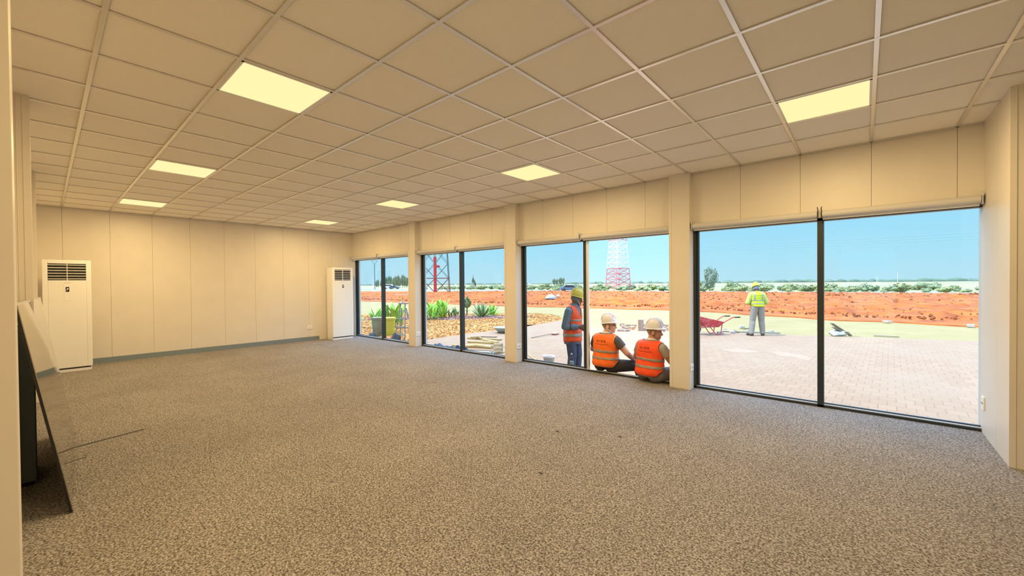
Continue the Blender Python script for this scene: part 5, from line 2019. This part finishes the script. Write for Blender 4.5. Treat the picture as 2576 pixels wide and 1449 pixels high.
# ------------------------------------------------------------------ standing man behind the closed pane
p = Vector((-4.075, 6.41, ZG))
S1 = Person('person', tuple(p), math.atan2(RX.y, RX.x) - math.pi / 2 - .62, 'standing man in yellow hard hat, blue shirt and orange vest outside the closed pane', scale=.975)
P = S1
P.torso((0, 0, .92), (0, .03, 1.44), (1, 0, 0),
        [(0, .150, .105, 0), (.06, .168, .118, -.005), (.2, .168, .118, 0), (.40, .160, .118, .005), (.60, .172, .125, 0), (.78, .180, .118, -.008), (.88, .162, .10, -.012), (.96, .098, .072, -.005), (1.02, .06, .058, 0)])
for sg in (1, -1):
    cap(P.mb, (sg * .10, .015, 1.365), .066, (sg * .185, .015, 1.345), .058)
P.limb_arm('R', (.192, .01, 1.345), (.245, -.045, 1.06), (.13, .195, 1.06))
P.limb_arm('L', (-.192, .01, 1.345), (-.25, -.03, 1.085), (-.245, .15, .965))
P.hand('R', (.13, .195, 1.06), (-.35, .9, .02), (-.9, -.3, -.2), curl=.6, thumb=1)
P.hand('L', (-.245, .15, .965), (-.1, .6, -.8), (.5, -.6, -.5), curl=.5, thumb=-1)
P.leg('R', (.095, 0, .92), (.105, .035, .50), (.10, -.01, .085), (.12, .15, .034))
P.leg('L', (-.095, 0, .92), (-.10, .05, .50), (-.095, .03, .085), (-.11, .19, .034))
fd = Vector((-.58, .80, -.16))
P.head((0, .03, 1.425), (-.03, .07, 1.562), fd)
P.finish(M_skind)
P.cloth('trousers', (P.m('thigh', 'calf') | (P.m('pelvis') & (P.h < .16))), .014, M_jean, smooth=3)
P.cloth('shirt', P.m('torso', 'uarm', 'farm', 'pelvis') & ~(P.m('farm') & (P.t > .93)) & (P.h > -.02) & (P.h < 1.0) | (P.m('pelvis') & (P.h > -.03)), .013, M_tblue, smooth=3)
P.cloth('collar', P.m('neck', 'torso') & (P.h > .955) & (P.h < 1.10), .014, M_tblue, smooth=2)
P.cloth('shoe', P.m('footR'), .010, M_shoe, smooth=2); P.cloth('shoe', P.m('footL'), .010, M_shoe, smooth=2)
P.make_vest(M_vestr, M_dtrim, [(.47, .55)], M_refl, .06, 1.03)
P.skirt('shirt_tail', .93, .735, .195, .150, M_tblue, -.005)
P.skirt('vest_hem', 1.0, .775, .206, .162, M_vestr, -.005, P.vest)
P.skirt('reflective_band', .925, .872, .214, .170, M_refl, -.005, P.vest)
hv = P.V - np.array(P.hc)
hf, hu, hr_ = hv @ np.array(P.hf), hv @ np.array(P.hu), np.abs(hv @ np.array(P.hr))
P.cloth('head_cloth', P.m('head', 'neck') & (hu > -.12) & (hf < .035), .008, M_cloth, smooth=2)
P.eyes()
mb = MB()
for k in (-1, 1):
    mb.path([P.hc + P.hr * .086 * k + P.hu * .01, P.hc + P.hr * .074 * k - P.hu * .07 + P.hf * .05, P.hc + P.hr * .02 * k - P.hu * .105 + P.hf * .075], .005, 6)
mb.build('hat_strap', M_white, P.root)
P.hat(M_haty, math.radians(-4), k=.97, peak=.06)

# ------------------------------------------------------------------ man in the yellow vest on the paving
p = G(1906, 844)
S2 = Person('person', (p.x, p.y, ZG), math.atan2(FX.y, FX.x) - math.pi / 2 - .12, 'standing man in yellow vest, light grey trousers and yellow hard hat seen from behind', vox=.009, scale=1.02)
P = S2
P.torso((0, 0, .92), (0.01, .07, 1.44), (1, 0, 0),
        [(0, .150, .105, 0), (.06, .170, .118, -.005), (.2, .172, .120, 0), (.40, .168, .120, .005), (.60, .180, .128, -.004), (.78, .186, .120, -.012), (.88, .168, .10, -.012), (.96, .10, .072, -.005), (1.02, .06, .058, 0)])
for sg in (1, -1):
    cap(P.mb, (sg * .10, .055, 1.365), .066, (sg * .188, .055, 1.345), .060)
P.limb_arm('R', (.195, .05, 1.345), (.295, .04, 1.09), (.10, .24, 1.05), rs=(.060, .054, .050, .036))
P.limb_arm('L', (-.195, .05, 1.345), (-.29, .05, 1.08), (-.09, .25, 1.05), rs=(.060, .054, .050, .036))
P.hand('R', (.10, .24, 1.05), (-.7, .6, .1), (-.5, -.4, .7), curl=.8, thumb=1)
P.hand('L', (-.09, .25, 1.05), (.7, .6, .1), (.5, -.4, .7), curl=.8, thumb=-1)
P.leg('R', (.095, 0, .92), (.13, .03, .50), (.15, -.01, .085), (.20, .14, .034), rs=(.098, .074, .070, .055))
P.leg('L', (-.095, 0, .92), (-.15, .02, .50), (-.22, -.06, .085), (-.28, .08, .034), rs=(.098, .074, .070, .055))
P.head((.01, .07, 1.425), (.012, .125, 1.555), (.12, .93, -.45), (0, .45, .9))
P.finish(M_skind)
P.cloth('trousers', (P.m('thigh', 'calf') | (P.m('pelvis') & (P.h < .18))), .016, M_trlt, smooth=3)
P.cloth('jacket_sleeves', P.m('torso', 'uarm', 'farm', 'pelvis') & ~(P.m('farm') & (P.t > .95)) & (P.h > .0) & (P.h < 1.0), .014, M_tyel, smooth=3)
P.cloth('shoe', P.m('footR'), .010, M_shoe, smooth=2); P.cloth('shoe', P.m('footL'), .010, M_shoe, smooth=2)
P.make_vest(M_vesty, None, [(.19, .27), (.40, .485)], M_reflb, .05, 1.03, off=.024)
for sg in (-1, 1):
    P.cloth('shoulder_band', P.vmask & (P.h > .42) & (P.sd * sg > .085) & (P.sd * sg < .135), .03, M_reflb, smooth=3, parent=P.vest, thick=.004, off_fn=lambda i: np.full(len(i), .031))
hv = P.V - np.array(P.hc)
hf, hu, hr_ = hv @ np.array(P.hf), hv @ np.array(P.hu), np.abs(hv @ np.array(P.hr))
P.cloth('head_cloth', P.m('head', 'neck') & (hu > -.14) & (hf < .045), .012, M_cloth, smooth=2)
mb = MB()
mb.path([P.hc + P.hr * -.098 + P.hu * .01, P.hc - P.hf * .10 + P.hu * .03 - P.hr * .03, P.hc - P.hf * .10 + P.hu * .0 + P.hr * .05, P.hc + P.hr * .10 - P.hu * .06], .008, 6)
mb.build('hat_strap', M_white, P.root)
P.back_text([('\u8bbe\u8ba1\u7ba1\u7406', .70, .040, .0), ('Design management', .62, .0205, .0)], mat('dark olive print', (.16, .17, .01), .8))
P.hat(M_hatb, math.radians(-2), k=.97, peak=.06)

# tidy helper flags
for o in bpy.data.objects:
    if '_rot' in o:
        del o['_rot']
